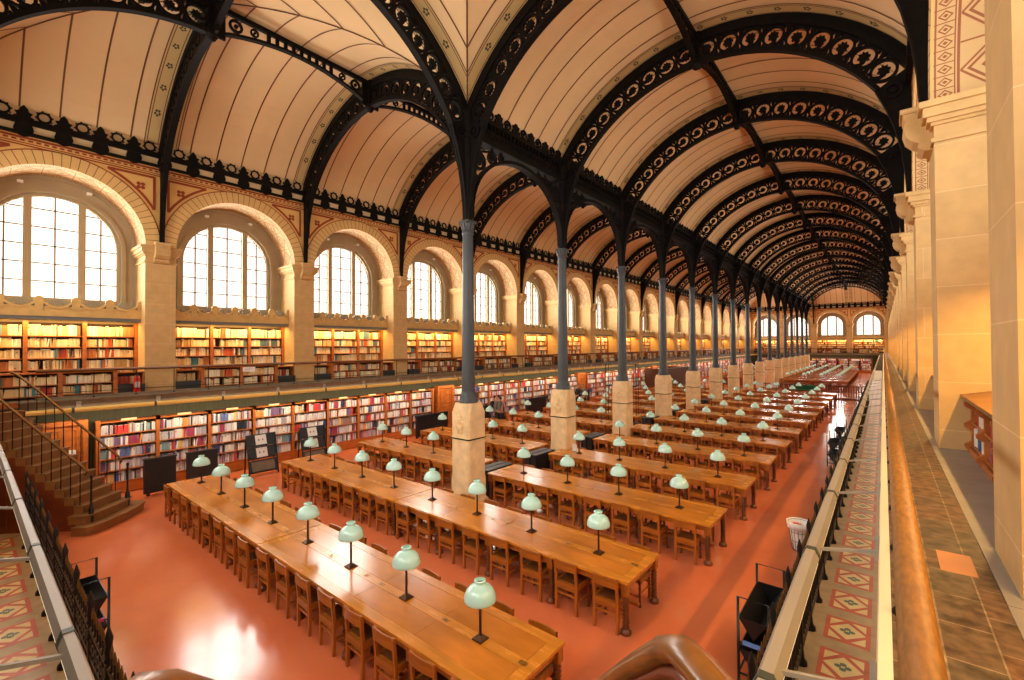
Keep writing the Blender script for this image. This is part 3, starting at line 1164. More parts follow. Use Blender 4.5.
cp_m = cp.mesh('capital', ['shaft'])
po = MB()
po.lathe([(0.12, 7.5), (0.13, 8.4), (0.15, 9.2), (0.17, 9.9), (0.18, 10.45)], n=12)
po.lathe([(0.17, 9.72), (0.24, 9.78), (0.17, 9.84)], n=12)
po_m = po.mesh('upper_post', ['iron'])
for k in range(16):
    t = thing('iron_column', 'slender grey iron column on a tall stone pedestal, %s in the row from the near end' % ORD[k + 1], 'column', (XC, Y1 + k * D, 0), 0, 'iron columns between the two naves')
    inst(ped_m, 'pedestal', t)
    inst(pr_m, 'iron_band', t)
    inst(sh_m, 'shaft', t)
    inst(cp_m, 'capital', t)
    inst(po_m, 'upper_post', t)
    if k < 3:
        inst(rel_m, 'carved_relief', t)

# longitudinal arcade carried by the columns
bm_ = MB()
bm_.box(-0.14, 0.1, 9.78, 0.14, D - 0.1, 9.86)
bm_.box(-0.05, 0.1, 9.86, 0.05, D - 0.1, 10.42)
bm_.box(-0.16, 0.1, 10.36, 0.16, D - 0.1, 10.46)
for i in range(24):
    u = 0.2 + (D - 0.4) * (i + 0.5) / 24
    for sx in (-1, 1):
        bm_.ringplate(circ(u, 10.11, 0.085, 10), circ(u, 10.11, 0.05, 10), sx * 0.05 - 0.03, sx * 0.05 + 0.03, 'x')
        bm_.box(sx * 0.1 - 0.03, u - 0.03, 10.24, sx * 0.1 + 0.03, u + 0.03, 10.36)
bm_m = bm_.mesh('beam', ['iron'])
cr = MB()
for i in range(6):
    for sx in (-1, 1):
        u = D * (i + 0.5) / 6
        pal = [(-0.15, 10.46), (-0.19, 10.58), (-0.11, 10.60), (-0.16, 10.72), (-0.08, 10.74), (0, 10.92), (0.08, 10.74), (0.16, 10.72), (0.11, 10.60), (0.19, 10.58), (0.15, 10.46)]
        cr.prism([(u + p, q) for p, q in pal], sx * 0.13 - 0.02, sx * 0.13 + 0.02, 'x')
        u2 = D * i / 6
        if i:
            cr.ringplate(circ(u2, 10.62, 0.14, 12), circ(u2, 10.62, 0.09, 12), sx * 0.13 - 0.02, sx * 0.13 + 0.02, 'x')
            cr.prism(star(u2, 10.62, 0.06, 0.03, 5), sx * 0.13 - 0.02, sx * 0.13 + 0.02, 'x')
cr_m = cr.mesh('cresting', ['iron'])
sp = MB()
n = 24
lo, up = [], []
for i in range(n + 1):
    a = PI * i / n
    lo.append((D / 2 - (D / 2 - 0.14) * math.cos(a), 7.62 + 2.0 * math.sin(a) ** 0.85))
    up.append((D / 2 - (D / 2 - 0.12 + 0.02) * math.cos(a) * 1.0, 7.62 + 2.12 * math.sin(a) ** 0.8))
sp.ringplate([(D / 2 + (x - D / 2) * 1.0, z + 0.10) for x, z in lo], lo, -0.1, 0.1, 'x', closed=False)
for sgn in (-1, 1):
    def q(x):
        return D / 2 + sgn * (x - D / 2)
    sp.prism([(q(0.1), 7.6), (q(0.2), 8.3), (q(0.36), 8.85), (q(0.1), 9.0)], -0.05, 0.05, 'x')
    for cy, cz, rr in ((0.42, 9.28, 0.26), (0.98, 9.52, 0.17), (1.36, 9.63, 0.10)):
        sp.ringplate(circ(q(cy), cz, rr, 14), circ(q(cy), cz, rr * 0.72, 14), -0.05, 0.05, 'x')
        sp.prism(star(q(cy), cz, rr * 0.5, rr * 0.3, 6), -0.05, 0.05, 'x')
        sp.bar((0, q(cy), cz), (0, q(cy) - sgn * 0.0, 9.8), 0.06, 0.06)
    sp.prism([(q(0.1), 9.0), (q(0.2), 9.05), (q(0.2), 9.78), (q(0.1), 9.78)], -0.05, 0.05, 'x')
sp_m = sp.mesh('spandrel', ['iron'])
for k in range(15):
    t = thing('iron_arcade', 'dark openwork iron arch with crested beam joining the %s and %s columns' % (ORD[k + 1], ORD[k + 2]), 'arcade', (XC, Y1 + k * D, 0), 0, 'iron arcade along the column row')
    inst(bm_m, 'beam', t)
    inst(cr_m, 'cresting', t)
    inst(sp_m, 'spandrel', t)


# ------------------------------------------------------------------ books
PAL_UP = [S(240, 218, 168)] * 8 + [S(232, 200, 136)] * 6 + [S(246, 234, 204)] * 7 + [S(196, 120, 60), S(180, 60, 40), S(190, 150, 90), S(90, 110, 120), S(70, 130, 140), S(150, 100, 60), S(150, 110, 70), S(206, 90, 50)]
PAL_LO = [S(232, 226, 220)] * 9 + [S(202, 196, 202)] * 6 + [S(180, 172, 186)] * 3 + [S(200, 60, 56)] * 2 + [S(60, 76, 140), S(96, 110, 160), S(50, 60, 90), S(190, 140, 150), S(214, 180, 120), S(160, 60, 90), S(120, 90, 130), S(40, 44, 56), S(220, 150, 80), S(130, 160, 170), S(150, 120, 110)]
NAMES = [('cream', (236, 214, 160)), ('tan', (226, 190, 120)), ('ivory', (244, 232, 200)), ('orange brown', (196, 120, 60)), ('red', (190, 60, 50)), ('ochre', (190, 150, 90)), ('slate', (90, 110, 120)), ('teal', (60, 120, 130)),
         ('brown', (96, 70, 50)), ('dull brown', (150, 110, 70)), ('orange', (206, 90, 50)), ('white', (226, 220, 214)), ('pale grey', (196, 190, 196)), ('navy blue', (60, 76, 140)), ('light blue', (96, 110, 160)),
         ('dark blue', (50, 60, 90)), ('pink', (190, 140, 150)), ('sand', (214, 180, 120)), ('crimson', (160, 60, 90)), ('mauve', (120, 90, 130)), ('black', (40, 44, 56)), ('apricot', (220, 150, 80)), ('grey blue', (130, 160, 170)), ('taupe', (150, 120, 110))]


def cname(c):
    return min(NAMES, key=lambda k: sum((lin(k[1][i]) - c[i]) ** 2 for i in range(3)))[0]


def book_row(u0, u1, zmax, pal, wmin=0.02, wmax=0.045, fill=0.96):
    """yield (u, width, height, depth inset, colour, lean)"""
    u = u0 + 0.01
    while u < u1 - 0.06:
        g = RND.random()
        if g < 0.012:
            u += RND.uniform(0.05, 0.22)
            if u > u1 - 0.08:
                break
        n = RND.choice((1, 1, 2, 3, 5, 7)) if g > 0.5 else 1
        c = RND.choice(pal)
        wd = RND.uniform(wmin, wmax)
        hh = zmax * RND.uniform(0.76, fill)
        for _ in range(n):
            if u + wd > u1 - 0.01:
                return
            k = RND.uniform(0.85, 1.1)
            yield (u, wd, hh * RND.uniform(0.97, 1.0), RND.uniform(0.0, 0.04), (min(1, c[0] * k), min(1, c[1] * k), min(1, c[2] * k), 1), 0.0 if RND.random() > 0.05 else RND.uniform(0.05, 0.16))
            u += wd + 0.003


STUFF = MB()
STUFF.hasc = True
n_book = [0]
BOOKS_MAX = 300
BOOK_GROUP = 'books on the shelves nearest the camera'


def put_books(Mx, u0, u1, n_front, z, zmax, pal, single=None, depth=0.2, spine=True, **kw):
    """n_front: depth coordinate of the spines (facing the room)"""
    for (u, wd, hh, ins, c, lean) in book_row(u0, u1, zmax, pal, **kw):
        own = single and n_book[0] < BOOKS_MAX
        mb = MB(Mx) if own else STUFF
        mb.M = Mx
        mb.col = c
        mb.hasc = True
        k = math.tan(lean) * hh
        nf = n_front + ins
        v = [(u, nf, z), (u + wd, nf, z), (u + wd, nf + depth, z), (u, nf + depth, z), (u + k, nf, z + hh), (u + wd + k, nf, z + hh), (u + wd + k, nf + depth, z + hh), (u + k, nf + depth, z + hh)]
        mb.add(v, [(0, 1, 5, 4), (1, 2, 6, 5), (3, 0, 4, 7)])
        mb.col = (0.75, 0.66, 0.5, 1)
        mb.add([v[4], v[5], v[6], v[7]], [(0, 1, 2, 3)])
        mb.col = (min(1, c[0] * 0.55 + 0.18), min(1, c[1] * 0.55 + 0.15), min(1, c[2] * 0.55 + 0.1), 1) if sum(c[:3]) < 1.2 else (c[0] * 0.45, c[1] * 0.3, c[2] * 0.2, 1)
        if RND.random() < 0.12:                # title label or shelf mark on the spine
            a, b = (0.62, 0.8) if RND.random() < 0.5 else (0.1, 0.25)
            q = lambda t, uu: (u + uu * wd + k * t, nf - 0.002, z + hh * t)
            mb.add([q(a, 0.08), q(a, 0.92), q(b, 0.92), q(b, 0.08)], [(0, 1, 2, 3)])
        if own:
            n_book[0] += 1
            # origin at the foot of the spine
            p0 = Mx @ Vector((u, nf, z)) if Mx else Vector((u, nf, z))
            mb.v = [(x - p0.x, y - p0.y, zz - p0.z) for x, y, zz in mb.v]
            o = mb.build('book', 'books', loc=tuple(p0))
            tag(o, '%s book %s' % (cname(c), single), 'book', BOOK_GROUP)


# ------------------------------------------------------------------ bookcases
def case_mesh(w, zs, d, top, base, up=0.085, cols=1, back=True, cornice=False):
    """open case: u 0..w, n 0..d (0 = front); zs = shelf heights"""
    body, shelves = MB(), MB()
    body.mi = 0
    for i in range(cols + 1):
        u = i * w / cols
        body.box(u - up / 2, -0.016, base, u + up / 2, d, top)
        body.box(u - up / 2 - 0.012, -0.024, base, u + up / 2 + 0.012, 0.02, base + 0.22)
        body.box(u - up / 2 - 0.01, -0.022, top - 0.1, u + up / 2 + 0.01, 0.02, top + 0.03)
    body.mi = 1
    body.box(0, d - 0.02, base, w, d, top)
    for i, z in enumerate(zs):
        shelves.box(0, 0.0, z - 0.025, w, d - 0.02, z)
    return body, shelves


def wallthing(name, label, cat, Mx, u, n, z=0, group=None):
    t = thing(name, label, cat, (0, 0, 0), 0, group)
    t.matrix_world = Mx @ Matrix.Translation((u, n, z))
    return t


def spans(piers):
    r = []
    for i in range(len(piers) - 1):
        r.append((piers[i] + PH, piers[i + 1] - PH))
    return r


# low bookcases of the right-hand gallery, seen end-on, with scalloped uprights
sc_m = {}


def right_low(a, b, idx):
    bw = b - a - 0.1
    t = wallthing('low_bookcase', 'slope-topped oak low bookcase, %s niche of the gallery under the camera' % ORD[idx], 'low bookcase', M_RIGHT, a + 0.05, 0.26, 0, 'slope-topped bookcases of the near gallery')
    nco = 4
    prof = [(0.0, ZG), (0.42, ZG), (0.42, 3.62), (0.02, 3.52)]
    # scroll bumps on the front edge
    fr = []
    z = 3.52
    while z > ZG + 0.04:
        fr += [(0.03, z), (-0.035, z - 0.05), (-0.03, z - 0.09), (0.03, z - 0.13)]
        z -= 0.26
    prof = [(0.42, ZG), (0.42, 3.62)] + fr + [(-0.03, ZG)]
    for i in range(nco + 1):
        u = bw * i / nco
        up = MB()
        up.prism(prof, u - 0.03, u + 0.03, 'x')
        up.build('upright', 'shelf', t)
    s = MB()
    for z in (2.95, 3.24):
        s.box(0, 0.03, z - 0.025, bw, 0.42, z)
    s.box(0, 0.4, ZG, bw, 0.43, 3.6)
    s.box(0, 0.0, ZG, bw, 0.02, 2.93)
    s.build('shelves', 'shelf', t)
    tp = MB()
    tp.prism([(-0.06, 3.53), (-0.06, 3.57), (0.46, 3.68), (0.46, 3.64)], -0.05, bw + 0.05, 'x')
    tp.build('sloping_top', 'tread', t)
    for ci in range(nco):
        for zi, z in enumerate((2.95, 3.24)):
            lab_ = None
            if idx == 1:
                lab_ = 'on the %s shelf of the slope-topped bookcase beside the big pier' % ('lower', 'upper')[zi] if ci >= nco - 1 else None
            put_books(M_RIGHT, a + 0.05 + ci * bw / nco + 0.05, a + 0.05 + (ci + 1) * bw / nco - 0.04 - (0.1 if zi else 0), 0.3, z, 0.25, [S(230, 220, 200), S(190, 60, 50), S(220, 190, 150), S(70, 90, 130), S(240, 236, 226)], lab_, depth=0.18)


sps = spans(side_piers)
for k in range(1, 7):
    right_low(sps[k][0], sps[k][1], k)

# ground-floor bookcases below the left gallery
LB_W, LB_D = 1.36, 0.34
LBZ = [0.36, 0.705, 1.05, 1.395, 1.74]
NF = -0.40                                     # front plane (depth coordinate) -> X = XL + 0.40
body, shelves = case_mesh(LB_W, LBZ, LB_D, 2.14, 0.0)
for z in (2.08,):
    shelves.box(0, 0.0, z, LB_W, LB_D, z + 0.03)
shelves.box(0, 0.01, 0.03, LB_W, 0.04, 0.33)
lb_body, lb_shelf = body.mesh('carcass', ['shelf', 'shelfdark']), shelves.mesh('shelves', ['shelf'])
lab = MB()
lab.box(0.5, 0.02, 2.11, 0.86, 0.035, 2.17)
lab_m = lab.mesh('sign_plate', ['cream'])
R_LEFT = -PI / 2 * -1                          # local +x -> world +Y


y = 2.43
door_no = 0
case_no = 0
DOORS = [(15.0, 'second'), (28.2, 'third'), (41.9, 'fourth')]
while y + LB_W < 82.5:
    dd = [d for d in DOORS if d[0] - LB_W * 0.5 <= y < d[0] + LB_W * 0.5]
    if dd:
        y += 1.36
        continue
    case_no += 1
    t = wallthing('bookcase', 'tall ground-floor oak bookcase, %s along the window wall from the staircase' % ORD[case_no], 'bookcase', M_LEFT, y, NF, 0, 'ground-floor bookcases under the gallery')
    inst(lb_body, 'carcass', t)
    inst(lb_shelf, 'shelves', t)
    inst(lab_m, 'sign_plate', t)
    fine = case_no <= 14
    for i, z in enumerate([0.06] + LBZ):
        if i == 0:
            continue
        zt = (LBZ[i] if i < 5 else 2.08) - z - 0.04
        lab_ = None
        if case_no == 1 and i >= 2 or case_no == 2 and i >= 5:
            lab_ = 'on the %s shelf of the %s ground-floor bookcase past the staircase' % (('', 'top', 'second', 'third', 'fourth', 'fifth')[6 - i], ORD[case_no])
        put_books(M_LEFT, y + 0.04, y + LB_W - 0.04, NF + 0.03, z, zt, PAL_LO, lab_, depth=0.22, wmin=0.018 if fine else 0.045, wmax=0.042 if fine else 0.09)
    y += LB_W


x = XL + 2.2
for n_far in range(1, 8):
    t = wallthing('bookcase', 'ground-floor bookcase under the near end gallery, %s from the staircase' % ORD[n_far], 'bookcase', M_NEAR, x, NF, 0, 'ground-floor bookcases of the near end wall')
    inst(lb_body, 'carcass', t)
    inst(lb_shelf, 'shelves', t)
    for i, z in enumerate(LBZ):
        put_books(M_NEAR, x + 0.04, x + LB_W - 0.04, NF + 0.03, z, 0.3, PAL_LO, None, depth=0.22, wmin=0.03, wmax=0.05)
    x += LB_W
x = XL + 1.2
n_far = 0
while x + LB_W < XR - 0.8:
    n_far += 1
    t = wallthing('bookcase', 'distant ground-floor bookcase on the far end wall, %s from the window side' % ORD[n_far], 'bookcase', M_FAR, x, NF, 0, 'ground-floor bookcases of the far end wall')
    inst(lb_body, 'carcass', t)
    inst(lb_shelf, 'shelves', t)
    for i, z in enumerate(LBZ):
        put_books(M_FAR, x + 0.04, x + LB_W - 0.04, NF + 0.03, z, 0.3, PAL_LO, None, depth=0.22, wmin=0.08, wmax=0.16)
    x += LB_W


def door_thing(u, label, w=0.8, h=2.12):
    t = wallthing('panelled_door', label, 'door', M_LEFT, u, -0.42, 0, 'oak doors between the ground-floor bookcases')
    fr = MB()
    fr.box(-0.1, -0.03, 0, 0, 0.3, h + 0.12)
    fr.box(w, -0.03, 0, w + 0.1, 0.3, h + 0.12)
    fr.box(0, -0.03, h, w, 0.3, h + 0.12)
    fr.build('door_frame', 'shelf', t)
    lf = MB()
    lf.box(0, 0.04, 0.01, w, 0.08, h)
    for z0, z1 in ((0.15, 0.62), (0.72, 1.25), (1.35, h - 0.1)):
        for x0, x1 in ((0.09, w / 2 - 0.04), (w / 2 + 0.04, w - 0.09)):
            lf.ringplate([(x0, z0), (x1, z0), (x1, z1), (x0, z1)], [(x0 + 0.04, z0 + 0.04), (x1 - 0.04, z0 + 0.04), (x1 - 0.04, z1 - 0.04), (x0 + 0.04, z1 - 0.04)], 0.02, 0.04)
    l_ = lf.build('door_leaf', 'shelf', t)
    k = MB()
    k.tube([(w - 0.07, 0.04, 1.02), (w - 0.07, -0.01, 1.02), (w - 0.17, -0.015, 1.02)], 0.012, 6)
    k.build('door_handle', 'brass', l_)
    return t


d1 = door_thing(1.32, 'panelled oak door behind the staircase with white notices on it')
nt = MB()
nt.box(0.28, 0.005, 1.2, 0.5, 0.018, 1.52)
nt.box(0.52, 0.005, 1.3, 0.66, 0.018, 1.45)
nt.build('paper_notice', 'white', d1)
door_thing(15.05, 'panelled oak door in the bookcase wall, level with the second column', 0.86)
door_thing(28.3, 'panelled oak door in the bookcase wall, level with the fifth column', 0.86)
door_thing(41.95, 'distant panelled oak door in the bookcase wall, near the middle of the hall', 0.86)
# short piece of dark wall clock-niche between door and first bookcase is the green boarding itself

# gallery bookcases in the niches
UP_Z = [2.96, 3.24, 3.56, 3.885, 4.21, 4.535, 4.86 - 0.0]
UP_Z = [2.98, 3.30, 3.62, 3.94, 4.26, 4.58]
frz_cache = {}


def gallery_niche(Mx, a, b, where, wall, books=True, fine=False, single=None, low=True):
    w = b - a
    key = round(w, 2)
    if key not in frz_cache:
        body, shelves = case_mesh(w - 0.08, UP_Z, 0.3, 4.96, ZG, cols=3)
        shelves.box(0, 0.02, ZG, w - 0.08, 0.05, 2.98)
        fr = MB()
        # valance: board, shelf edge and scalloped cresting
        fr.mi = 1
        fr.box(-0.04, -0.36, 5.03, w - 0.04, 0.28, 5.12)
        fr.mi = 0
        fr.box(-0.04, -0.38, 5.12, w - 0.04, -0.02, 5.16)
        fr.box(-0.04, -0.36, 5.16, w - 0.04, -0.30, 5.40)
        fr.box(-0.04, -0.38, 5.36, w - 0.04, -0.30, 5.40)
        ns = int(w / 0.62)
        pw = w / ns
        for i in range(ns + 1):
            u = -0.04 + i * pw
            fr.mi = 0
            fr.prism([(u - 0.07, 5.3)] + [(u - 0.10 * math.cos(PI * j / 8), 5.58 + 0.10 * math.sin(PI * j / 8)) for j in range(9)] + [(u + 0.07, 5.3)], -0.385, -0.295)
            if i < ns:
                m = u + pw / 2
                fr.mi = 0
                o = [(m - pw / 2 + pw * j / 12, 5.62 - 0.22 * math.sin(PI * j / 12)) for j in range(13)]
                fr.ringplate(o, [(p, q - 0.07) for p, q in o], -0.39, -0.30, 'y', closed=False)
                fr.mi = 2
                for j in range(5):
                    aa = PI * (0.1 + 0.2 * j)
                    fr.prism(circ(m + 0.15 * math.cos(aa), 5.46 + 0.12 * math.sin(aa), 0.055, 7), -0.37, -0.31)
                fr.prism(circ(m, 5.48, 0.07, 8), -0.38, -0.30)
                fr.mi = 1
                fr.prism([(u, 5.4), (u + pw, 5.4)] + [(p, q - 0.03) for p, q in reversed(o)], -0.355, -0.32)
        frz_cache[key] = (body.mesh('carcass', ['shelf', 'shelfdark']), shelves.mesh('shelves', ['shelf']), fr.mesh('valance', ['frieze', 'greyblue', 'friezegrey']))
        bw = w * 0.62
        b2, s2 = case_mesh(bw, [2.95, 3.24], 0.36, 3.54, ZG, cols=2)
        s2.box(-0.04, -0.03, 3.53, bw + 0.04, 0.38, 3.57)
        fw = (w - bw) / 2 - 0.04
        fls = []
        for u0 in (-fw - 0.03, bw + 0.03):
            fl = MB()
            fls.append(fl)
            fl.mi = 0
            fl.box(u0, 0.12, ZG, u0 + 0.03, 0.4, 3.5)
            fl.box(u0 + fw - 0.03, 0.12, ZG, u0 + fw, 0.4, 3.5)
            fl.box(u0, 0.12, 3.47, u0 + fw, 0.4, 3.5)
            fl.mi = 1
            fl.box(u0, 0.38, ZG, u0 + fw, 0.4, 3.5)
            fl.mi = 2
            fl.box(u0, 0.0, ZG, u0 + fw, 0.38, 3.14)
        frz_cache[key] += (b2.mesh('carcass', ['shelf', 'shelfdark']), s2.mesh('shelves', ['shelf']), [q.mesh('side_compartment', ['shelf', 'shelfdark', 'radiator']) for q in fls], bw, fw)
    cm, sm_, fm, b2m, s2m, flm, bw, fw = frz_cache[key]
    t = wallthing('bookcase', 'open gallery bookcase under a scalloped valance, %s %s' % (where, wall), 'bookcase', Mx, a + 0.04, 0.85, 0, 'gallery bookcases below the windows')
    inst(cm, 'carcass', t)
    inst(sm_, 'shelves', t)
    inst(fm, 'valance', t)
    u0 = a + (w - bw) / 2
    if low:
        t2 = wallthing('low_bookcase', 'low oak bookcase on the gallery floor, %s %s' % (where, wall), 'low bookcase', Mx, u0, -0.12, 0, 'low bookcases along the gallery')
        inst(b2m, 'carcass', t2)
        inst(s2m, 'shelves', t2)
        for q in flm:
            inst(q, 'side_compartment', t2)
    if not books:
        return
    wm = dict(wmin=0.02, wmax=0.044) if fine else dict(wmin=0.05, wmax=0.1)
    cw = (w - 0.08) / 3
    for ci in range(3):
        for zi, z in enumerate(UP_Z):
            zt = (UP_Z[zi + 1] if zi < 5 else 4.96) - z - 0.035
            s_ = None
            if single and (zi >= 4 and ci >= 1 or zi == 3 and ci == 2):
                s_ = 'on %s shelf, %s bay, of the gallery bookcase under the second window' % (('', 'top', 'second', 'third')[6 - zi], ('first', 'middle', 'pier-side')[ci])
            put_books(Mx, a + 0.04 + ci * cw + 0.04, a + 0.04 + (ci + 1) * cw - 0.04, 0.875, z, zt, PAL_UP, s_, depth=0.2, **wm)
    if low:
        for ci in range(2):
            for zi, (z, zt) in enumerate(((2.95, 0.25), (3.24, 0.26))):
                put_books(Mx, u0 + ci * bw / 2 + 0.04, u0 + (ci + 1) * bw / 2 - 0.04, -0.09, z, zt, PAL_UP, None, depth=0.2, **wm)
        put_books(Mx, u0 + bw + 0.07, u0 + bw + fw - 0.03, 0.16, 3.14, 0.27, PAL_UP, None, depth=0.18, **wm)
        put_books(Mx, u0 - fw + 0.02, u0 - 0.08, 0.16, 3.14, 0.27, PAL_UP, None, depth=0.18, **wm)


for i, (a, b) in enumerate(spans(side_piers)):
    gallery_niche(M_LEFT, a, b, 'in the %s niche' % ORD[i + 1], 'of the window wall', True, i < 7, single=(i == 1))
for i, (a, b) in enumerate(spans(end_piers)):
    gallery_niche(M_FAR, a, b, 'in the %s niche' % ORD[i + 1], 'of the far end wall', True)


# ------------------------------------------------------------------ reading tables
TL, TW, TH = 5.56, 1.18, 0.78
PITCH = 2.872
ROW1 = 3.90                                   # centre line of the first row
LAMPX = [-2.085, -0.695, 0.695, 2.085]

tt = MB()
tt.mi = 2
tt.box(-TL / 2 + 0.01, -TW / 2 + 0.01, 0.735, TL / 2 - 0.01, TW / 2 - 0.01, 0.772)
tt.mi = 1
B = 0.15
g = 0.004
tt.box(-TL / 2, -TW / 2, 0.74, TL / 2, -TW / 2 + B, TH)
tt.box(-TL / 2, TW / 2 - B, 0.74, TL / 2, TW / 2, TH)
tt.box(-TL / 2, -TW / 2 + B + g, 0.74, -TL / 2 + B, TW / 2 - B - g, TH)
tt.box(TL / 2 - B, -TW / 2 + B + g, 0.74, TL / 2, TW / 2 - B - g, TH)
tt.mi = 0
np_ = 4
x0, x1 = -TL / 2 + B + g, TL / 2 - B - g
for i in range(np_):
    a, b = x0 + (x1 - x0) * i / np_, x0 + (x1 - x0) * (i + 1) / np_
    for sy in (-1, 1):
        ya, yb = sorted((sy * 0.075, sy * (TW / 2 - B - g)))
        tt.box(a + g / 2, ya, 0.74, b - g / 2, yb, TH - 0.001)
tt.mi = 1
tt.box(x0, -0.07, 0.74, x1, 0.07, TH)
tt_m = tt.mesh('tabletop', ['table', 'tableb', 'groove'])
ap = MB()
for sy in (-1, 1):
    ap.box(-TL / 2 + 0.06, sy * (TW / 2 - 0.07) - 0.012, 0.63, TL / 2 - 0.06, sy * (TW / 2 - 0.07) + 0.012, 0.74)
for sx in (-1, 1):
    ap.box(sx * (TL / 2 - 0.07) - 0.012, -TW / 2 + 0.06, 0.63, sx * (TL / 2 - 0.07) + 0.012, TW / 2 - 0.06, 0.74)
ap.box(-TL / 2 + 0.1, -0.03, 0.16, TL / 2 - 0.1, 0.03, 0.2)
ap_m = ap.mesh('apron', ['wood'])


def leg_mesh(n=10):
    lg = MB()
    lg.mi = 0
    lg.box(-0.05, -0.05, 0.56, 0.05, 0.05, 0.74)
    lg.mi = 1
    pr_ = [(0.078, 0.0), (0.082, 0.03), (0.07, 0.06), (0.045, 0.075)]
    z = 0.09
    while z < 0.54:
        pr_ += [(0.036, z), (0.052, z + 0.022), (0.036, z + 0.044)]
        z += 0.056
    pr_ += [(0.05, 0.56)]
    lg.lathe(pr_, n=n)
    return lg


lg_m = leg_mesh(10).mesh('leg', ['wood', 'darkwood'])
bp = MB()
bp.box(-0.05, -0.03, TH - 0.001, 0.05, 0.03, TH + 0.003)
bp.lathe([(0.02, TH + 0.003), (0.02, TH + 0.006), (0.008, TH + 0.009)], n=10)
bp_m = bp.mesh('inkwell_cover', ['brass'])
LEGX = [-TL / 2 + 0.07, -1.39, 0.0, 1.39, TL / 2 - 0.07]
ft = MB()                                     # far tables: one mesh
ft.mi = 1
ft.box(-TL / 2, -TW / 2, 0.74, TL / 2, TW / 2, TH)
ft.mi = 0
for sy in (-1, 1):
    ft.box(-TL / 2 + 0.06, sy * (TW / 2 - 0.07) - 0.012, 0.63, TL / 2 - 0.06, sy * (TW / 2 - 0.07) + 0.012, 0.74)
    for x in LEGX:
        ft.mi = 1
        ft.box(x - 0.05, sy * (TW / 2 - 0.07) - 0.05, 0.56, x + 0.05, sy * (TW / 2 - 0.07) + 0.05, 0.74)
        ft.mi = 2
        ft.lathe([(0.075, 0), (0.075, 0.04), (0.035, 0.08), (0.05, 0.2), (0.035, 0.3), (0.05, 0.42), (0.04, 0.56)], x, sy * (TW / 2 - 0.07), n=6)
ft_m = ft.mesh('reading_table', ['wood', 'table', 'darkwood'])

# ------------------------------------------------------------------ chairs (seat faces local +y)
seat = MB()
seat.box(-0.205, -0.17, 0.425, 0.205, 0.215, 0.45)
seat.mi = 1
seat.box(-0.165, -0.13, 0.45, 0.165, 0.175, 0.458)
seat.mi = 0
seat.box(-0.19, 0.18, 0.37, 0.19, 0.2, 0.425)
seat.box(-0.19, -0.16, 0.37, 0.19, -0.14, 0.425)
for sx in (-1, 1):
    seat.box(sx * 0.19 - 0.01, -0.15, 0.37, sx * 0.19 + 0.01, 0.19, 0.425)
seat_m = seat.mesh('seat', ['wood', 'darkwood'])
tr = MB()
K_ = 8
lo = []
for i in range(K_ + 1):
    x = -0.205 + 0.41 * i / K_
    lo.append((x, -0.195 - 0.022 * (1 - (x / 0.205) ** 2)))
tr.ringplate([(p, q + 0.012) for p, q in lo], [(p, q - 0.012) for p, q in lo], 0.665, 0.805, 'z', closed=False)
tr_m = tr.mesh('top_rail', ['woodh'])
lr = MB()
lr.box(-0.175, -0.192, 0.355, 0.175, -0.168, 0.455)
lr_m = lr.mesh('lower_rail', ['woodh'])
rl_ = MB()
rl_.bar((0, -0.17, 0), (0, -0.165, 0.45), 0.042, 0.042, (0, 1, 0))
rl_.bar((0, -0.165, 0.45), (0, -0.20, 0.80), 0.04, 0.04, (0, 1, 0))
rl_m = rl_.mesh('leg', ['wood'])
fl_ = MB()
fl_.box(-0.02, 0.17, 0.36, 0.02, 0.21, 0.43)
fl_.lathe([(0.026, 0), (0.03, 0.02), (0.018, 0.05), (0.024, 0.09), (0.016, 0.12), (0.024, 0.17), (0.024, 0.2), (0.016, 0.24), (0.025, 0.3), (0.018, 0.34), (0.022, 0.37)], 0, 0.19, n=8)
fl_m = fl_.mesh('leg', ['darkwood'])
st_ = MB()
st_.box(-0.18, 0.18, 0.14, 0.18, 0.2, 0.17)
for sx in (-1, 1):
    st_.box(sx * 0.185 - 0.01, -0.16, 0.2, sx * 0.185 + 0.01, 0.19, 0.228)
st_.box(-0.18, -0.175, 0.26, 0.18, -0.155, 0.29)
st_m = st_.mesh('stretcher', ['wood'])
one = MB()                                    # chair as a single mesh for the distance
for sx in (-1, 1):
    one.bar((sx * 0.185, -0.17, 0), (sx * 0.185, -0.2, 0.80), 0.04, 0.04, (0, 1, 0))
    one.box(sx * 0.185 - 0.02, 0.17, 0, sx * 0.185 + 0.02, 0.21, 0.43)
    one.box(sx * 0.185 - 0.01, -0.16, 0.2, sx * 0.185 + 0.01, 0.19, 0.228)
one.box(-0.205, -0.17, 0.40, 0.205, 0.215, 0.45)
one.box(-0.205, -0.225, 0.665, 0.205, -0.195, 0.805)
one.box(-0.175, -0.192, 0.355, 0.175, -0.168, 0.455)
one.box(-0.18, -0.175, 0.26, 0.18, -0.155, 0.29)
one_m = one.mesh('reading_chair', ['wood'])
CG = 'oak reading chairs pushed up to the tables'
chair_stuff = MB()
n_chair = [0]


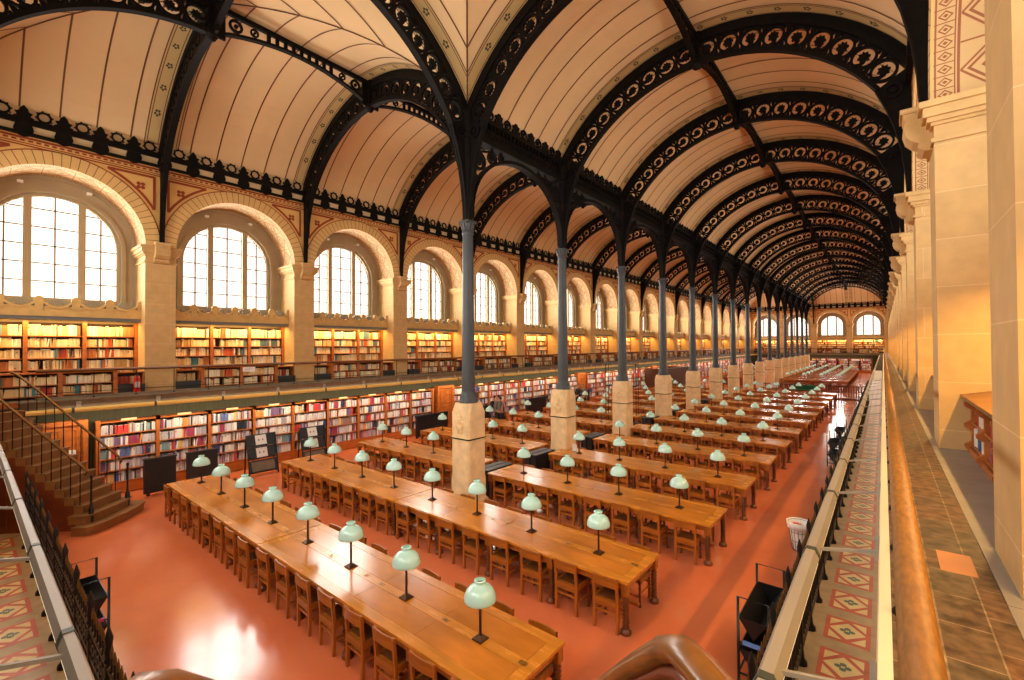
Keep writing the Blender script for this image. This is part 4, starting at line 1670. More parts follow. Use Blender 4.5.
def chair(x, y, rz, label, detail):
    if n_chair[0] >= 300:
        c, s = math.cos(rz), math.sin(rz)
        b = len(chair_stuff.v)
        chair_stuff.v += [(x + c * p[0] - s * p[1], y + s * p[0] + c * p[1], p[2]) for p in one.v]
        chair_stuff.f += [[b + k for k in f_] for f_ in one.f]
        chair_stuff.m += one.m
        chair_stuff.sm += one.sm
        chair_stuff.c += one.c
        chair_stuff.uv += one.uv
        return
    n_chair[0] += 1
    if not detail:
        o = bpy.data.objects.new('reading_chair', one_m)
        COL.objects.link(o)
        o.location = (x, y, 0)
        o.rotation_euler = (0, 0, rz)
        tag(o, label, 'chair', CG)
        return
    t = thing('reading_chair', label, 'chair', (x, y, 0), rz, CG)
    inst(seat_m, 'seat', t)
    inst(tr_m, 'top_rail', t)
    inst(lr_m, 'lower_rail', t)
    for sx in (-1, 1):
        inst(rl_m, 'leg', t).location = (sx * 0.185, 0, 0)
        inst(fl_m, 'leg', t).location = (sx * 0.185, 0, 0)
    inst(st_m, 'stretcher', t)


# ------------------------------------------------------------------ lamps
lb = MB()
lb.box(-0.07, -0.07, 0, 0.07, 0.07, 0.018)
lb.add([(-0.062, -0.062, 0.018), (0.062, -0.062, 0.018), (0.062, 0.062, 0.018), (-0.062, 0.062, 0.018), (-0.025, -0.025, 0.05), (0.025, -0.025, 0.05), (0.025, 0.025, 0.05), (-0.025, 0.025, 0.05)], [(0, 1, 5, 4), (1, 2, 6, 5), (2, 3, 7, 6), (3, 0, 4, 7), (4, 5, 6, 7)])
lb_m = lb.mesh('base', ['bronze'])
ls = MB()
ls.lathe([(0.026, 0.045), (0.017, 0.06), (0.017, 0.52), (0.03, 0.53), (0.03, 0.58), (0.012, 0.60)], n=10)
ls_m = ls.mesh('stem', ['bronze'])
SHP0 = [(0.160, 0.315), (0.166, 0.322), (0.164, 0.345), (0.155, 0.385), (0.135, 0.425), (0.105, 0.455), (0.068, 0.474), (0.052, 0.482), (0.050, 0.492), (0.062, 0.512), (0.060, 0.520), (0.046, 0.522)]
SHP = [(r * 1.16, 0.455 + (z - 0.315) * 1.16) for r, z in SHP0]
lsd = MB()
lsd.lathe(SHP, n=24, cap=False)
lsd.lathe([(r * 1.16, 0.455 + (z - 0.315) * 1.16) for r, z in ((0.155, 0.318), (0.15, 0.38), (0.1, 0.445), (0.05, 0.478))], n=24, cap=False)
lsd_m = lsd.mesh('lamp_shade', ['mint'])
lf_ = MB()
lf_.box(-0.08, -0.08, 0, 0.08, 0.08, 0.025)
lf_.lathe([(0.013, 0.02), (0.013, 0.56)], n=6, cap=False)
lf_.mi = 1
lf_.lathe([(r * 1.16, 0.455 + (z - 0.315) * 1.16) for r, z in ((0.162, 0.315), (0.164, 0.345), (0.135, 0.425), (0.068, 0.474), (0.052, 0.485), (0.062, 0.515), (0.03, 0.522))], n=14)
lf_m = lf_.mesh('table_lamp', ['bronze', 'mint'])
LG = 'mint glass table lamps'


def lamp(x, y, label, detail=True):
    if not detail:
        o = bpy.data.objects.new('table_lamp', lf_m)
        COL.objects.link(o)
        o.location = (x, y, TH)
        tag(o, label, 'lamp', LG)
        return
    t = thing('table_lamp', label, 'lamp', (x, y, TH), 0, LG)
    inst(lb_m, 'base', t)
    inst(ls_m, 'stem', t)
    inst(lsd_m, 'lamp_shade', t)


# rows: (row number, x centre, side word)
NROWS = 13
tables = []
for r in range(NROWS):
    y = ROW1 + r * PITCH
    if r == 0:
        tables += [(r, -2.90 - TL / 2, y - 0.02, 'aisle'), (r, -8.49 - TL / 2, y - 0.02, 'window')]
    elif r == 1:
        tables += [(r, -2.89 - TL / 2, y - 0.06, 'aisle'), (r, -8.48 - TL / 2, y - 0.06, 'window')]
    else:
        tables += [(r, -2.58 - TL * 1.035 / 2, y, 'aisle'), (r, -9.15 - TL / 2, y, 'window')]
for (r, x, y, sd) in tables:
    nm = 'long oak reading table on the %s side of the %s row, set with four lamps' % (sd, ORD[r + 1])
    if r < 7:
        t = thing('reading_table', nm, 'table', (x, y, 0), 0, 'reading tables in rows')
        if r > 1 and sd == 'aisle':
            t.scale = (1.035, 1, 1)
        inst(tt_m, 'tabletop', t)
        inst(ap_m, 'apron', t)
        for lx in LEGX:
            for sy in (-1, 1):
                inst(lg_m, 'leg', t).location = (lx, sy * (TW / 2 - 0.065), 0)
        if r < 3:
            for px in (-2.62, -1.39, -0.72 + 0.35, 0.02, 1.39, 2.62):
                inst(bp_m, 'inkwell_cover', t).location = (px, 0 if abs(px) < 2.5 else 0.0, 0)
    else:
        o = bpy.data.objects.new('reading_table', ft_m)
        COL.objects.link(o)
        o.location = (x, y, 0)
        if sd == 'aisle':
            o.scale = (1.035, 1, 1)
        tag(o, nm, 'table', 'reading tables in rows')
for (r, x, y, sd) in tables:
    for i, lx in enumerate(LAMPX):
        k = ORD[4 - i]
        lamp(x + lx - (0.10 if r < 2 else 0.0), y + 0.0, 'mint glass lamp, %s from the aisle end of the %s-side table in the %s row' % (k, sd, ORD[r + 1]), r < 6)
order = sorted(tables, key=lambda t: t[0])
for (r, x, y, sd) in order:
    for i in range(8):
        cx = x - TL / 2 + 0.36 + i * (TL - 0.72) / 7
        for sy, w_ in ((-1, 'near'), (1, 'far')):
            j = RND.uniform(-0.02, 0.02)
            pull = RND.uniform(0, 0.04) if RND.random() < 0.88 else RND.uniform(0.05, 0.13)
            chair(cx + j, y + sy * (TW / 2 - 0.15 + pull), (0 if sy < 0 else PI) + RND.uniform(-0.06, 0.06),
                  'oak chair, %s from the aisle end, %s side of the %s-side table, %s row' % (ORD[8 - i], w_, sd, ORD[r + 1]), r < 3)

# second zone beyond the partition
for r in range(17, 26):
    y = ROW1 + r * PITCH
    for x, sd in ((-2.58 - TL / 2, 'aisle'), (-9.15 - TL / 2, 'window')):
        o = bpy.data.objects.new('reading_table', ft_m)
        COL.objects.link(o)
        o.location = (x, y, 0)
        tag(o, 'distant reading table beyond the partition, %s row past it, %s side' % (ORD[r - 16], sd), 'table', 'reading tables in the far half')
        for i, lx in enumerate(LAMPX):
            lamp(x + lx, y, 'distant lamp, %s from the aisle end, %s row past the partition, %s side' % (ORD[4 - i], ORD[r - 16], sd), False)
        for i in range(8):
            cx = x - TL / 2 + 0.36 + i * (TL - 0.72) / 7
            for sy in (-1, 1):
                chair(cx, y + sy * (TW / 2 - 0.16), 0 if sy < 0 else PI, '', False)
tag(chair_stuff.build('distant_chairs', ['wood']), 'many small oak chairs in the far rows of tables', 'chairs', None, 'stuff')
tag(STUFF.build('shelved_books', ['books']), 'rows of mixed books filling the bookcases along the walls', 'books', None, 'stuff')

# black ribbed radiators between the two table blocks
rd = MB()
for i in range(2):
    x0 = -0.10 + i * 0.25
    rd.mi = 0
    rd.box(x0, -0.52, 0.10, x0 + 0.18, 0.52, 0.74)
    for j in range(22):
        y = -0.50 + 1.0 * j / 21
        rd.box(x0 - 0.012, y - 0.016, 0.12, x0 + 0.192, y + 0.016, 0.72)
    rd.box(x0 - 0.015, -0.54, 0.74, x0 + 0.195, 0.54, 0.78)
    for y in (-0.45, 0.45):
        rd.box(x0 + 0.03, y - 0.03, 0, x0 + 0.15, y + 0.03, 0.1)
rd_m = rd.mesh('radiator', ['radiator'])
for r in range(2, 10):
    o = bpy.data.objects.new('radiator', rd_m)
    COL.objects.link(o)
    yy = ROW1 + r * PITCH + 0.1
    for k in range(16):
        if abs(yy - (Y1 + k * D)) < 1.05:
            yy = Y1 + k * D + (1.08 if yy >= Y1 + k * D else -1.08)
    o.location = (-8.80, yy, 0)
    tag(o, 'low black double radiator between the tables of the %s row' % ORD[r + 1], 'radiator', 'low black radiators in the column row')

# ------------------------------------------------------------------ small sign on a table
t = thing('sign_holder', 'small upright white sign on the fourth row table beside the second column', 'sign', (-7.80, 12.66, TH), 0.5)
b = MB()
b.box(-0.07, -0.04, 0, 0.07, 0.04, 0.012)
b.build('base', 'greyprint', t)
b = MB()
b.box(-0.075, -0.006, 0.012, 0.075, 0.006, 0.23)
b.build('card', 'white', t)

# ------------------------------------------------------------------ wrought-iron fence round the reading floor
FX, FY = -0.89, 0.88
fp = MB()
fp.box(-0.05, -0.05, 0, 0.05, 0.05, 0.05)
fp.lathe([(0.075, 0.0), (0.07, 0.05), (0.04, 0.09), (0.035, 0.16), (0.026, 0.22), (0.026, 1.12), (0.04, 1.15), (0.026, 1.18), (0.024, 1.29), (0.042, 1.32), (0.024, 1.35), (0.036, 1.40), (0.027, 1.46), (0.034, 1.53), (0.004, 1.64)], n=10)
fp_m = fp.mesh('fence_post', ['black'])
PB = 0.94


def panel():
    p = MB()
    p.mi = 0
    for z in (0.14, 0.95, 1.22):
        p.box(0, -0.012, z, PB, 0.012, z + 0.03)
    n = 7
    for i in range(1, n):
        u = PB * i / n
        p.mi = 0
        p.lathe([(0.012, 0.12), (0.012, 0.7), (0.02, 0.73), (0.012, 0.76), (0.012, 1.40)], u, 0, n=6, cap=False)
        p.mi = 1
        p.lathe([(0.011, 1.39), (0.015, 1.41), (0.014, 1.45), (0.003, 1.51)], u, 0, n=6)
    for i in range(n):
        u = PB * (i + 0.5) / n
        p.mi = 0
        p.ringplate(circ(u, 1.10, 0.058, 12), circ(u, 1.10, 0.042, 12), -0.01, 0.01)
        p.mi = 2
        p.ringplate(circ(u, 0.235, 0.055, 10), circ(u, 0.235, 0.04, 10), -0.01, 0.01)
        p.lathe([(0.0, 1.24), (0.028, 1.27), (0.0, 1.30)], u, 0, n=6, cap=False)
    return p


MT['oldbrass'] = mat('tarnished brass', S(120, 92, 52), 0.4, metal=0.7)
pn_m = panel().mesh('fence_panel', ['black', 'oldbrass', 'pewter'])


def fence(label, loc, rz, n):
    t = thing('iron_fence', label, 'fence', loc, rz, 'spiked iron fences round the reading floor')
    for i in range(n + 1):
        inst(fp_m, 'fence_post', t).location = (i * PB, 0, 0)
        if i < n:
            inst(pn_m, 'fence_panel', t).location = (i * PB, 0, 0)
    return t


fence('black spiked iron fence with brass tips along the gallery-side aisle', (FX, 3.3, 0), PI / 2, 41)
fence('black spiked iron fence along the near end, beside the grey light trough', (-14.05, FY, 0), 0, 12)


# ------------------------------------------------------------------ grey light troughs carried in front of the galleries
def trough(label, Mx, u0, u1, first, warm=True, tube=True, side_n=-1.0, paint='trough', wd_=0.055):
    t = thing('light_trough', label, 'light fitting', (0, 0, 0), 0, 'grey light troughs along the galleries')
    hx = [(-wd_, 2.59), (-wd_ * 0.5, 2.65), (wd_ * 0.5, 2.65), (wd_, 2.59), (wd_ * 0.6, 2.535), (-wd_ * 0.6, 2.535)]
    h_ = MB(Mx)
    h_.prism([(side_n + p, q) for p, q in hx], u0, u1, 'x')
    h_.build('housing', paint, t)
    if tube:
        s = MB(Mx)
        s.box(u0 + 0.1, side_n + 0.0, 2.552, u1 - 0.1, side_n + wd_ * 0.86, 2.562)
        s.build('lamp_tube', 'tube', t)
    k = first
    bnd, brk = [], []
    while k < u1:
        if k > u0:
            bnd.append(k)
        k += 1.74
    for i, k in enumerate(bnd[:60]):
        b = MB(Mx)
        b.prism([(side_n + p * 1.12, 2.60 + (q - 2.60) * 1.12) for p, q in hx], k - 0.028, k + 0.028, 'x')
        b.build('clamp_band', 'bandgreen', t)
        c = MB(Mx)
        c.bar((k + 0.16, side_n + 0.04, 2.60), (k + 0.16, -GE - 0.005, 2.68), 0.022, 0.022)
        c.box(k + 0.11, -GE - 0.03, 2.62, k + 0.21, -GE + 0.02, 2.78)
        c.build('bracket_arm', 'trough', t)
    return t


trough('grey hexagonal light trough running away below the gallery handrail', M_RIGHT, 0.3, YF - 1, 2.42)
trough('grey hexagonal light trough along the near end, above the spiked fence', M_NEAR, XL + 1.6, XR - 0.9, -13.95, side_n=-0.92, wd_=0.043)
trough('long pale light trough under the gallery edge of the window wall', M_LEFT, 1.0, YF - 0.7, 1.85, paint='troughlit')


# ------------------------------------------------------------------ gallery railings
def railing(label, Mx, u0, u1, rail_w, mat_rail, bal_pitch, kick=True, rail_n=-GE + 0.075):
    t = thing('gallery_railing', label, 'railing', (0, 0, 0), 0, 'railings of the upper gallery')
    nn = rail_n
    z = 3.64
    h_ = MB(Mx)
    hw = rail_w / 2
    prof = [(-hw, z - 0.028), (-hw * 1.0, z - 0.008), (-hw * 0.6, z + 0.016), (0, z + 0.022), (hw * 0.6, z + 0.016), (hw, z - 0.008), (hw, z - 0.028), (hw * 0.5, z - 0.045), (-hw * 0.5, z - 0.045)]
    h_.prism([(nn + p, q) for p, q in prof], u0, u1, 'x')
    for i in range(len(h_.sm)):
        h_.sm[i] = len(h_.f[i]) == 4
    h_.build('handrail', mat_rail, t)
    w_ = MB(Mx)
    w_.box(u0, nn - 0.012, z - 0.06, u1, nn + 0.012, z - 0.045)
    w_.box(u0, nn - 0.006, 3.02, u1, nn + 0.006, 3.035)
    w_.build('iron_bar', 'iron', t)
    if kick:
        k_ = MB(Mx)
        k_.box(u0, nn - 0.015, ZG, u1, nn + 0.015, ZG + 0.07)
        k_.build('kick_board', 'ledge', t)
    k = u0 + 0.2
    b = MB()
    b.lathe([(0.011, 0), (0.011, z - 0.05 - ZG)], n=6, cap=False)
    b.lathe([(0.03, 0), (0.03, 0.02), (0.012, 0.05)], n=6)
    bm2 = b.mesh('baluster', ['iron'])
    c = 0
    while k < u1 and c < 100:
        o = inst(bm2, 'baluster', t)
        p = Mx @ Vector((k, nn, ZG))
        o.location = p
        k += bal_pitch
        c += 1
    return t


railing('thin wooden gallery rail on slim iron uprights along the window wall', M_LEFT, 1.2, YF - GE, 0.036, 'railthin', 0.92)
railing('broad worn wooden handrail directly below the camera, running to the far end', M_RIGHT, 0.95, YF - GE, 0.066, 'rail', 0.92, kick=False, rail_n=-0.503)
railing('distant gallery rail across the far end wall', M_FAR, XL + GE, XR - GE, 0.05, 'railthin', 0.92)
t = thing('paper_sign', 'white paper sign hung on the window-side gallery rail', 'sign', (XL + GE - 0.02 - 0.075 + 0.03, 6.3, 3.45))
b = MB()
b.box(-0.004, -0.2, -0.07, 0.004, 0.2, 0.09)
b.build('card', 'white', t)
b = MB()
for i in range(3):
    b.box(0.004, -0.15, 0.045 - i * 0.035, 0.006, 0.12 - 0.05 * i, 0.053 - i * 0.035)
b.build('printed_lines', 'greyprint', t)


# ------------------------------------------------------------------ corner staircases
def stair(label, T, d, p, rail_r, detail=True, gooseneck=False, mirror=1):
    t = thing('corner_staircase', label, 'staircase', (0, 0, 0), 0, 'corner stairs between floor and gallery')
    T, d, p = Vector(T + (0,)), Vector(d + (0,)), Vector(p + (0,))

    def P(s, w, z):
        v = T + d * s + p * w
        return (v.x, v.y, z)
    rise, going, HW = 0.19, 0.205, 0.57
    nst = 14
    for i in range(nst):
        z = ZG - rise * (i + 1)
        s0, s1 = i * going, (i + 1) * going
        hw = HW
        m = MB()
        m.mi = 0
        if i < nst - 2:
            o = [(s0 - 0.005, -hw), (s1 + 0.03, -hw), (s1 + 0.03, hw), (s0 - 0.005, hw)]
        else:
            e = (i - (nst - 3)) * 0.17
            o = [(s0 - 0.2, -hw - e)] + [(s1 + 0.03 - 0.12 - e * 0.2 + (0.12 + e * 0.2) * math.sin(q * PI / 10), -(hw + e) * math.cos(q * PI / 10)) for q in range(11)] + [(s0 - 0.2, hw + e)]
            o = [(a + e * 0.25 if 0 < k_ < 12 else a, b) for k_, (a, b) in enumerate(o)]
        n_ = len(o)
        v = [P(a, b, z - 0.04) for a, b in o] + [P(a, b, z) for a, b in o]
        m.add(v, [tuple(range(n_ - 1, -1, -1)), tuple(range(n_, 2 * n_))] + [(k_, (k_ + 1) % n_, n_ + (k_ + 1) % n_, n_ + k_) for k_ in range(n_)])
        m.mi = 1                                # riser
        o2 = [(a - 0.03 if a > s0 + 0.02 else a, b * 0.985) for a, b in o]
        zb = max(0, z - rise)
        v = [P(a, b, zb) for a, b in o2] + [P(a, b, z - 0.04) for a, b in o2]
        m.add(v, [(k_, (k_ + 1) % n_, n_ + (k_ + 1) % n_, n_ + k_) for k_ in range(n_)])
        m.build('step', ['tread', 'riser'], t)
    # panelled sides
    for sw in (-1, 1):
        m = MB()
        pts = [(0.0, 0.0)]
        for i in range(nst - 2):
            pts += [(i * going, ZG - rise * (i + 1) - 0.04), ((i + 1) * going, ZG - rise * (i + 1) - 0.04)]
        pts += [((nst - 2) * going, 0.0)]
        n_ = len(pts)
        a = [P(s, sw * (HW - 0.05), z) for s, z in pts]
        b_ = [P(s, sw * (HW - 0.01), z) for s, z in pts]
        m.add(a + b_, [tuple(range(n_ - 1, -1, -1)), tuple(range(n_, 2 * n_))] + [(k_, (k_ + 1) % n_, n_ + (k_ + 1) % n_, n_ + k_) for k_ in range(n_)])
        for s_ in (0.35, 0.85, 1.35):
            zz = ZG - 0.93 * s_ - 0.45
            m.bar(P(s_, sw * (HW - 0.005), 0.15), P(s_, sw * (HW - 0.005), zz), 0.06, 0.03, tuple(d))
        m.build('side_panel', 'redwood', t)
    # landing corner
    m = MB()
    tri = [P(0, -0.66, 0), P(0, 0.66, 0), tuple(T - d * 0.64)]
    v = [(q[0], q[1], ZG - 0.14) for q in tri] + [(q[0], q[1], ZG) for q in tri]
    m.add(v, [(2, 1, 0), (3, 4, 5), (0, 1, 4, 3), (1, 2, 5, 4), (2, 0, 3, 5)])
    m.build('landing', 'woodh', t)
    # rails
    for sw in (-1, 1):
        w = sw * 0.53
        m = MB()
        if gooseneck:
            ww = 0.478 if sw > 0 else -0.575
            path = [(-0.62, ww + sw * 0.12, 3.57), (-0.4, ww + sw * 0.08, 3.585), (-0.1, ww + sw * 0.02, 3.59), (0.16, ww, 3.592), (0.24, ww, 3.575), (0.31, ww, 3.53), (0.5, ww, 3.36), (1.0, ww, 2.89), (2.2, w, 1.77), (2.5, w, 1.50)]
        else:
            path = [(-0.1, w, 3.64), (0.02, w, 3.6), (0.5, w, 3.21), (1.2, w, 2.56), (2.0, w, 1.84), (2.42, w, 1.46), (2.5, w, 1.36), (2.46, w, 1.30)]
        m.tube([P(*q) for q in path], rail_r, 10, flat=0.8)
        h_ = m.build('handrail', 'raildark' if gooseneck else 'rail', t)
        m = MB()
        m.tube([P(q[0], q[1], q[2] - rail_r * 1.35) for q in path], rail_r * 0.55, 6)
        m.build('rail_strap', 'redwood' if gooseneck else 'iron', h_)
        for i in range(12):
            s_ = (i + 0.5) * going
            z0 = ZG - rise * (i + 1)
            zt = 3.60 - 0.905 * max(0, s_ - 0.05)
            b = MB()
            q0, q1 = P(s_, w, z0), P(s_, w, zt)
            b.tube([q0, q1], 0.010, 5)
            b.build('baluster', 'iron', t)
        # newel at the foot
        b = MB()
        q0 = P(2.62, sw * 0.56, 0)
        b.lathe([(0.05, 0.0), (0.05, 0.5), (0.03, 0.55), (0.022, 0.62), (0.02, 1.2), (0.035, 1.24), (0.02, 1.28)], q0[0], q0[1], n=8)
        b.build('newel_post', 'black', t)
    return t


q2 = 1 / math.sqrt(2)
stair('straight oak staircase with slim iron balusters rising to the window-wall gallery', (XL + GE + 0.44, YN + GE + 0.41), (q2, q2), (q2, -q2), 0.024)
stair('thick curving wooden stair handrails just below the camera', (XR - GE - 0.47, YN + GE + 0.41), (-q2, q2), (q2, q2), 0.037, gooseneck=True)

# ------------------------------------------------------------------ steel radiators in front of the first bookcases
for i, (u0, u1) in enumerate(((3.28, 4.02), (4.3, 5.1))):
    t = wallthing('radiator', 'tall dark slate radiator below the bookshelves, %s' % ('closest to the staircase', 'behind the end lamp of the first row'), 'radiator', M_LEFT, u0, -1.35, 0, 'tall dark radiators by the bookshelves') if False else thing('radiator', ('tall dark slate radiator beside the foot of the staircase', 'tall dark slate radiator behind the window end of the first table')[i], 'radiator', (0, 0, 0), 0, 'tall dark radiators by the bookshelves')
    m = MB(M_LEFT)
    nfin = 14
    for k in range(nfin):
        u = u0 + (u1 - u0) * (k + 0.5) / nfin
        m.box(u - 0.03, -1.32, 0.08, u + 0.03, -1.20, 1.02)
    m.box(u0, -1.30, 0.1, u1, -1.22, 1.0)
    m.build('fins', 'radiator', t)
    m = MB(M_LEFT)
    m.box(u0 - 0.02, -1.34, 1.02, u1 + 0.02, -1.18, 1.06)
    m.build('top_shelf', 'radiator', t)
    m = MB(M_LEFT)
    for u in (u0 + 0.1, u1 - 0.1):
        m.box(u - 0.03, -1.3, 0, u + 0.03, -1.22, 0.1)
    m.build('feet', 'black', t)
for y, nm in ((13.2, 'behind the third row'), (17.6, 'behind the fifth row'), (21.5, 'behind the sixth row'), (27, 'behind the eighth row')):
    m = MB(M_LEFT)
    for k in range(18):
        u = y + 1.9 * (k + 0.5) / 18
        m.box(u - 0.035, -1.0, 0.08, u + 0.035, -0.86, 1.0)
    m.box(y - 0.02, -1.0, 0.95, y + 1.92, -0.86, 1.04)
    m.box(y, -0.97, 0, y + 0.1, -0.9, 0.9)
    m.box(y + 1.8, -0.97, 0, y + 1.9, -0.9, 0.9)
    tag(m.build('radiator', 'radiator'), 'long dark radiator against the ground-floor bookcases %s' % nm, 'radiator', 'long dark radiators by the bookcases')


# ------------------------------------------------------------------ magazine racks
def rack(u0, u1, label):
    t = thing('magazine_rack', label, 'display rack', (0, 0, 0), 0, 'black display racks by the bookcases')
    n0 = -1.62
    m = MB(M_LEFT)
    for u in (u0, u1):
        m = MB(M_LEFT)
        m.bar((u, n0, 0), (u, n0 + 0.30, 1.32), 0.035, 0.035, (1, 0, 0))
        m.bar((u, n0 + 0.42, 0), (u, n0 + 0.32, 1.32), 0.035, 0.035, (1, 0, 0))
        m.bar((u, n0, 0.05), (u, n0 + 0.42, 0.05), 0.03, 0.03)
        m.build('end_frame', 'black', t)
    m = MB(M_LEFT)
    for z, a in ((0.12, 0.03), (0.55, 0.13), (0.95, 0.22)):
        v = [(u0, n0 + a, z), (u1, n0 + a, z), (u1, n0 + a + 0.13, z + 0.36), (u0, n0 + a + 0.13, z + 0.36)]
        w = [(q[0], q[1] + 0.012, q[2]) for q in v]
        m.add(v + w, [(0, 1, 2, 3), (7, 6, 5, 4), (0, 4, 5, 1), (1, 5, 6, 2), (2, 6, 7, 3), (3, 7, 4, 0)])
        m.box(u0, n0 + a - 0.04, z - 0.015, u1, n0 + a + 0.02, z + 0.02)
    m.build('sloping_shelf', 'radiator', t)
    for z, a, col_ in ((0.12, 0.03, 'ledge'), (0.55, 0.13, 'white'), (0.95, 0.22, 'white')):
        c = MB(M_LEFT)
        f0, f1 = (0.1, 0.9) if z < 0.2 else (0.3, 0.68)
        ua, ub = u0 + (u1 - u0) * f0, u0 + (u1 - u0) * f1
        t0, t1 = 0.08, 0.9
        pt = lambda uu, q, o: (uu, n0 + a + 0.13 * q - o, z + 0.36 * q)
        v = [pt(ua, t0, 0.003), pt(ub, t0, 0.003), pt(ub, t1, 0.003), pt(ua, t1, 0.003)]
        w = [pt(ua, t0, 0.012), pt(ub, t0, 0.012), pt(ub, t1, 0.012), pt(ua, t1, 0.012)]
        c.add(v + w, [(0, 1, 2, 3), (7, 6, 5, 4), (0, 4, 5, 1), (1, 5, 6, 2), (2, 6, 7, 3), (3, 7, 4, 0)])
        c.mi = 1
        if z > 0.2:
            for q_ in (0.3, 0.66):
                uc = ua + (ub - ua) * q_
                for dz in (0,):
                    pp = [(uc + 0.025 * math.cos(k * PI / 4), 0.5 + 0.10 * math.sin(k * PI / 4)) for k in range(8)]
                    c.add([pt(p_[0], p_[1], 0.014) for p_ in pp], [tuple(range(8))])
        c.build('displayed_sheet', [col_, 'greyprint'], t)


rack(5.92, 6.82, 'black sloping display rack with white sheets, behind the second table row')
rack(7.68, 8.58, 'black sloping display rack with white sheets, beyond the end of the second row')


# ------------------------------------------------------------------ black book trolleys with V-shaped trays
def trolley(label, loc, rz, L=1.1, W_=0.34, H=1.06, tape=None):
    t = thing('book_trolley', label, 'trolley', loc, rz, 'black book trolleys by the fences')
    fm_ = MB()
    for y in (-L / 2, L / 2):
        fm_.tube([(-W_ / 2, y, 0.06), (-W_ / 2, y, H), (W_ / 2, y, H), (W_ / 2, y, 0.06)], 0.018, 6)
        fm_.bar((-W_ / 2, y, 0.5), (W_ / 2, y, 0.5), 0.02, 0.02)
        fm_.bar((-W_ / 2, y, 0.12), (W_ / 2, y, 0.12), 0.02, 0.02)
    for x in (-W_ / 2, W_ / 2):
        fm_.bar((x, -L / 2, 0.12), (x, L / 2, 0.12), 0.02, 0.02)
    fm_.build('frame', 'black', t)
    for z in (0.55, 0.16):
        m = MB()
        hh = 0.26
        pr_ = [(-W_ / 2, z + hh), (0, z), (W_ / 2, z + hh), (W_ / 2 - 0.012, z + hh), (0, z + 0.018), (-W_ / 2 + 0.012, z + hh)]
        m.prism(pr_, -L / 2, L / 2, 'y')
        for y in (-L / 2, L / 2):
            m.add([(-W_ / 2, y, z + hh), (0, y, z), (W_ / 2, y, z + hh)], [(0, 1, 2)])
        m.build('tray', 'black', t)
    m = MB()
    for x in (-W_ / 2, W_ / 2):
        for y in (-L / 2, L / 2):
            m.prism(circ(y, 0.04, 0.04, 10), x - 0.012, x + 0.012, 'x')
    m.build('castors', 'radiator', t)
    if tape:
        m = MB()
        m.box(-W_ / 2 + 0.05, -L / 2 - 0.018, 0.49, W_ / 2 - 0.05, -L / 2 + 0.018, 0.53)
        m.build('tape', tape, t)
    return t


trolley('black book trolley with a blue tape mark, beside the spiked fence of the aisle', (-1.28, 6.75, 0), 0, tape='bluetape')
trolley('black book trolley with a magenta tape mark, behind the near end fence', (-8.74, 1.13, 0), PI / 2, L=0.92, tape='pinktape')
trolley('black book trolley far down the aisle, the first past the waste bin', (-1.38, 19.6, 0), 0)
trolley('black book trolley far down the aisle, the second past the waste bin', (-1.38, 22.6, 0), 0)

# ------------------------------------------------------------------ waste bin with white liner
t = thing('waste_bin', 'wire waste bin with a white translucent liner beside the aisle fence', 'bin', (-1.38, 10.95, 0))
m = MB()
for i in range(16):
    a = 2 * PI * i / 16
    m.bar((0.13 * math.cos(a), 0.13 * math.sin(a), 0.0), (0.2 * math.cos(a), 0.2 * math.sin(a), 0.56), 0.008, 0.008, (0.3, 0.2, 0))
for r_, z in ((0.13, 0.01), (0.155, 0.2), (0.178, 0.38), (0.2, 0.56)):
    m.tube([(r_ * math.cos(2 * PI * i / 20), r_ * math.sin(2 * PI * i / 20), z) for i in range(20)], 0.006, 4, closed=True)
m.build('wire_basket', 'pewter', t)
m = MB()
m.lathe([(0.12, 0.02), (0.165, 0.3), (0.192, 0.55), (0.225, 0.585), (0.22, 0.52), (0.205, 0.44), (0.2, 0.44), (0.214, 0.52)], n=20, cap=False)
for i in range(len(m.v)):
    x, y, z = m.v[i]
    k = 1 + 0.05 * math.sin(9 * math.atan2(y, x) + z * 20)
    m.v[i] = (x * k, y * k, z)
m.build('liner_bag', 'white', t)
m = MB()
for i in range(9):
    x, y = RND.uniform(-0.1, 0.1), RND.uniform(-0.1, 0.1)
    m.box(x - 0.05, y - 0.04, 0.42, x + 0.05, y + 0.04, 0.47 + RND.uniform(0, 0.04))
m.build('rubbish', 'red', t)

# ------------------------------------------------------------------ fire extinguisher on the gallery
t = thing('fire_extinguisher', 'red fire extinguisher standing on the gallery by the first stone pier', 'fire extinguisher', (XL + 0.3, 3.3, ZG))
m = MB()
m.lathe([(0.075, 0.0), (0.08, 0.02), (0.08, 0.44), (0.07, 0.49), (0.03, 0.53), (0.025, 0.56)], n=14)
m.build('cylinder_body', 'red', t)
m = MB()
m.box(-0.03, -0.03, 0.55, 0.03, 0.03, 0.60)
m.bar((0, 0, 0.6), (0.1, 0, 0.64), 0.02, 0.015)
m.tube([(0.03, 0, 0.58), (0.1, 0, 0.54), (0.11, 0, 0.3), (0.1, 0, 0.15)], 0.012, 6)
m.build('valve_and_hose', 'black', t)
m = MB()
m.add([(0.0815 * math.cos(a), 0.0815 * math.sin(a), z) for z in (0.18, 0.36) for a in (-0.7, -0.35, 0, 0.35, 0.7)], [(i, i + 1, i + 6, i + 5) for i in range(4)])
m.build('label_panel', 'white', t)

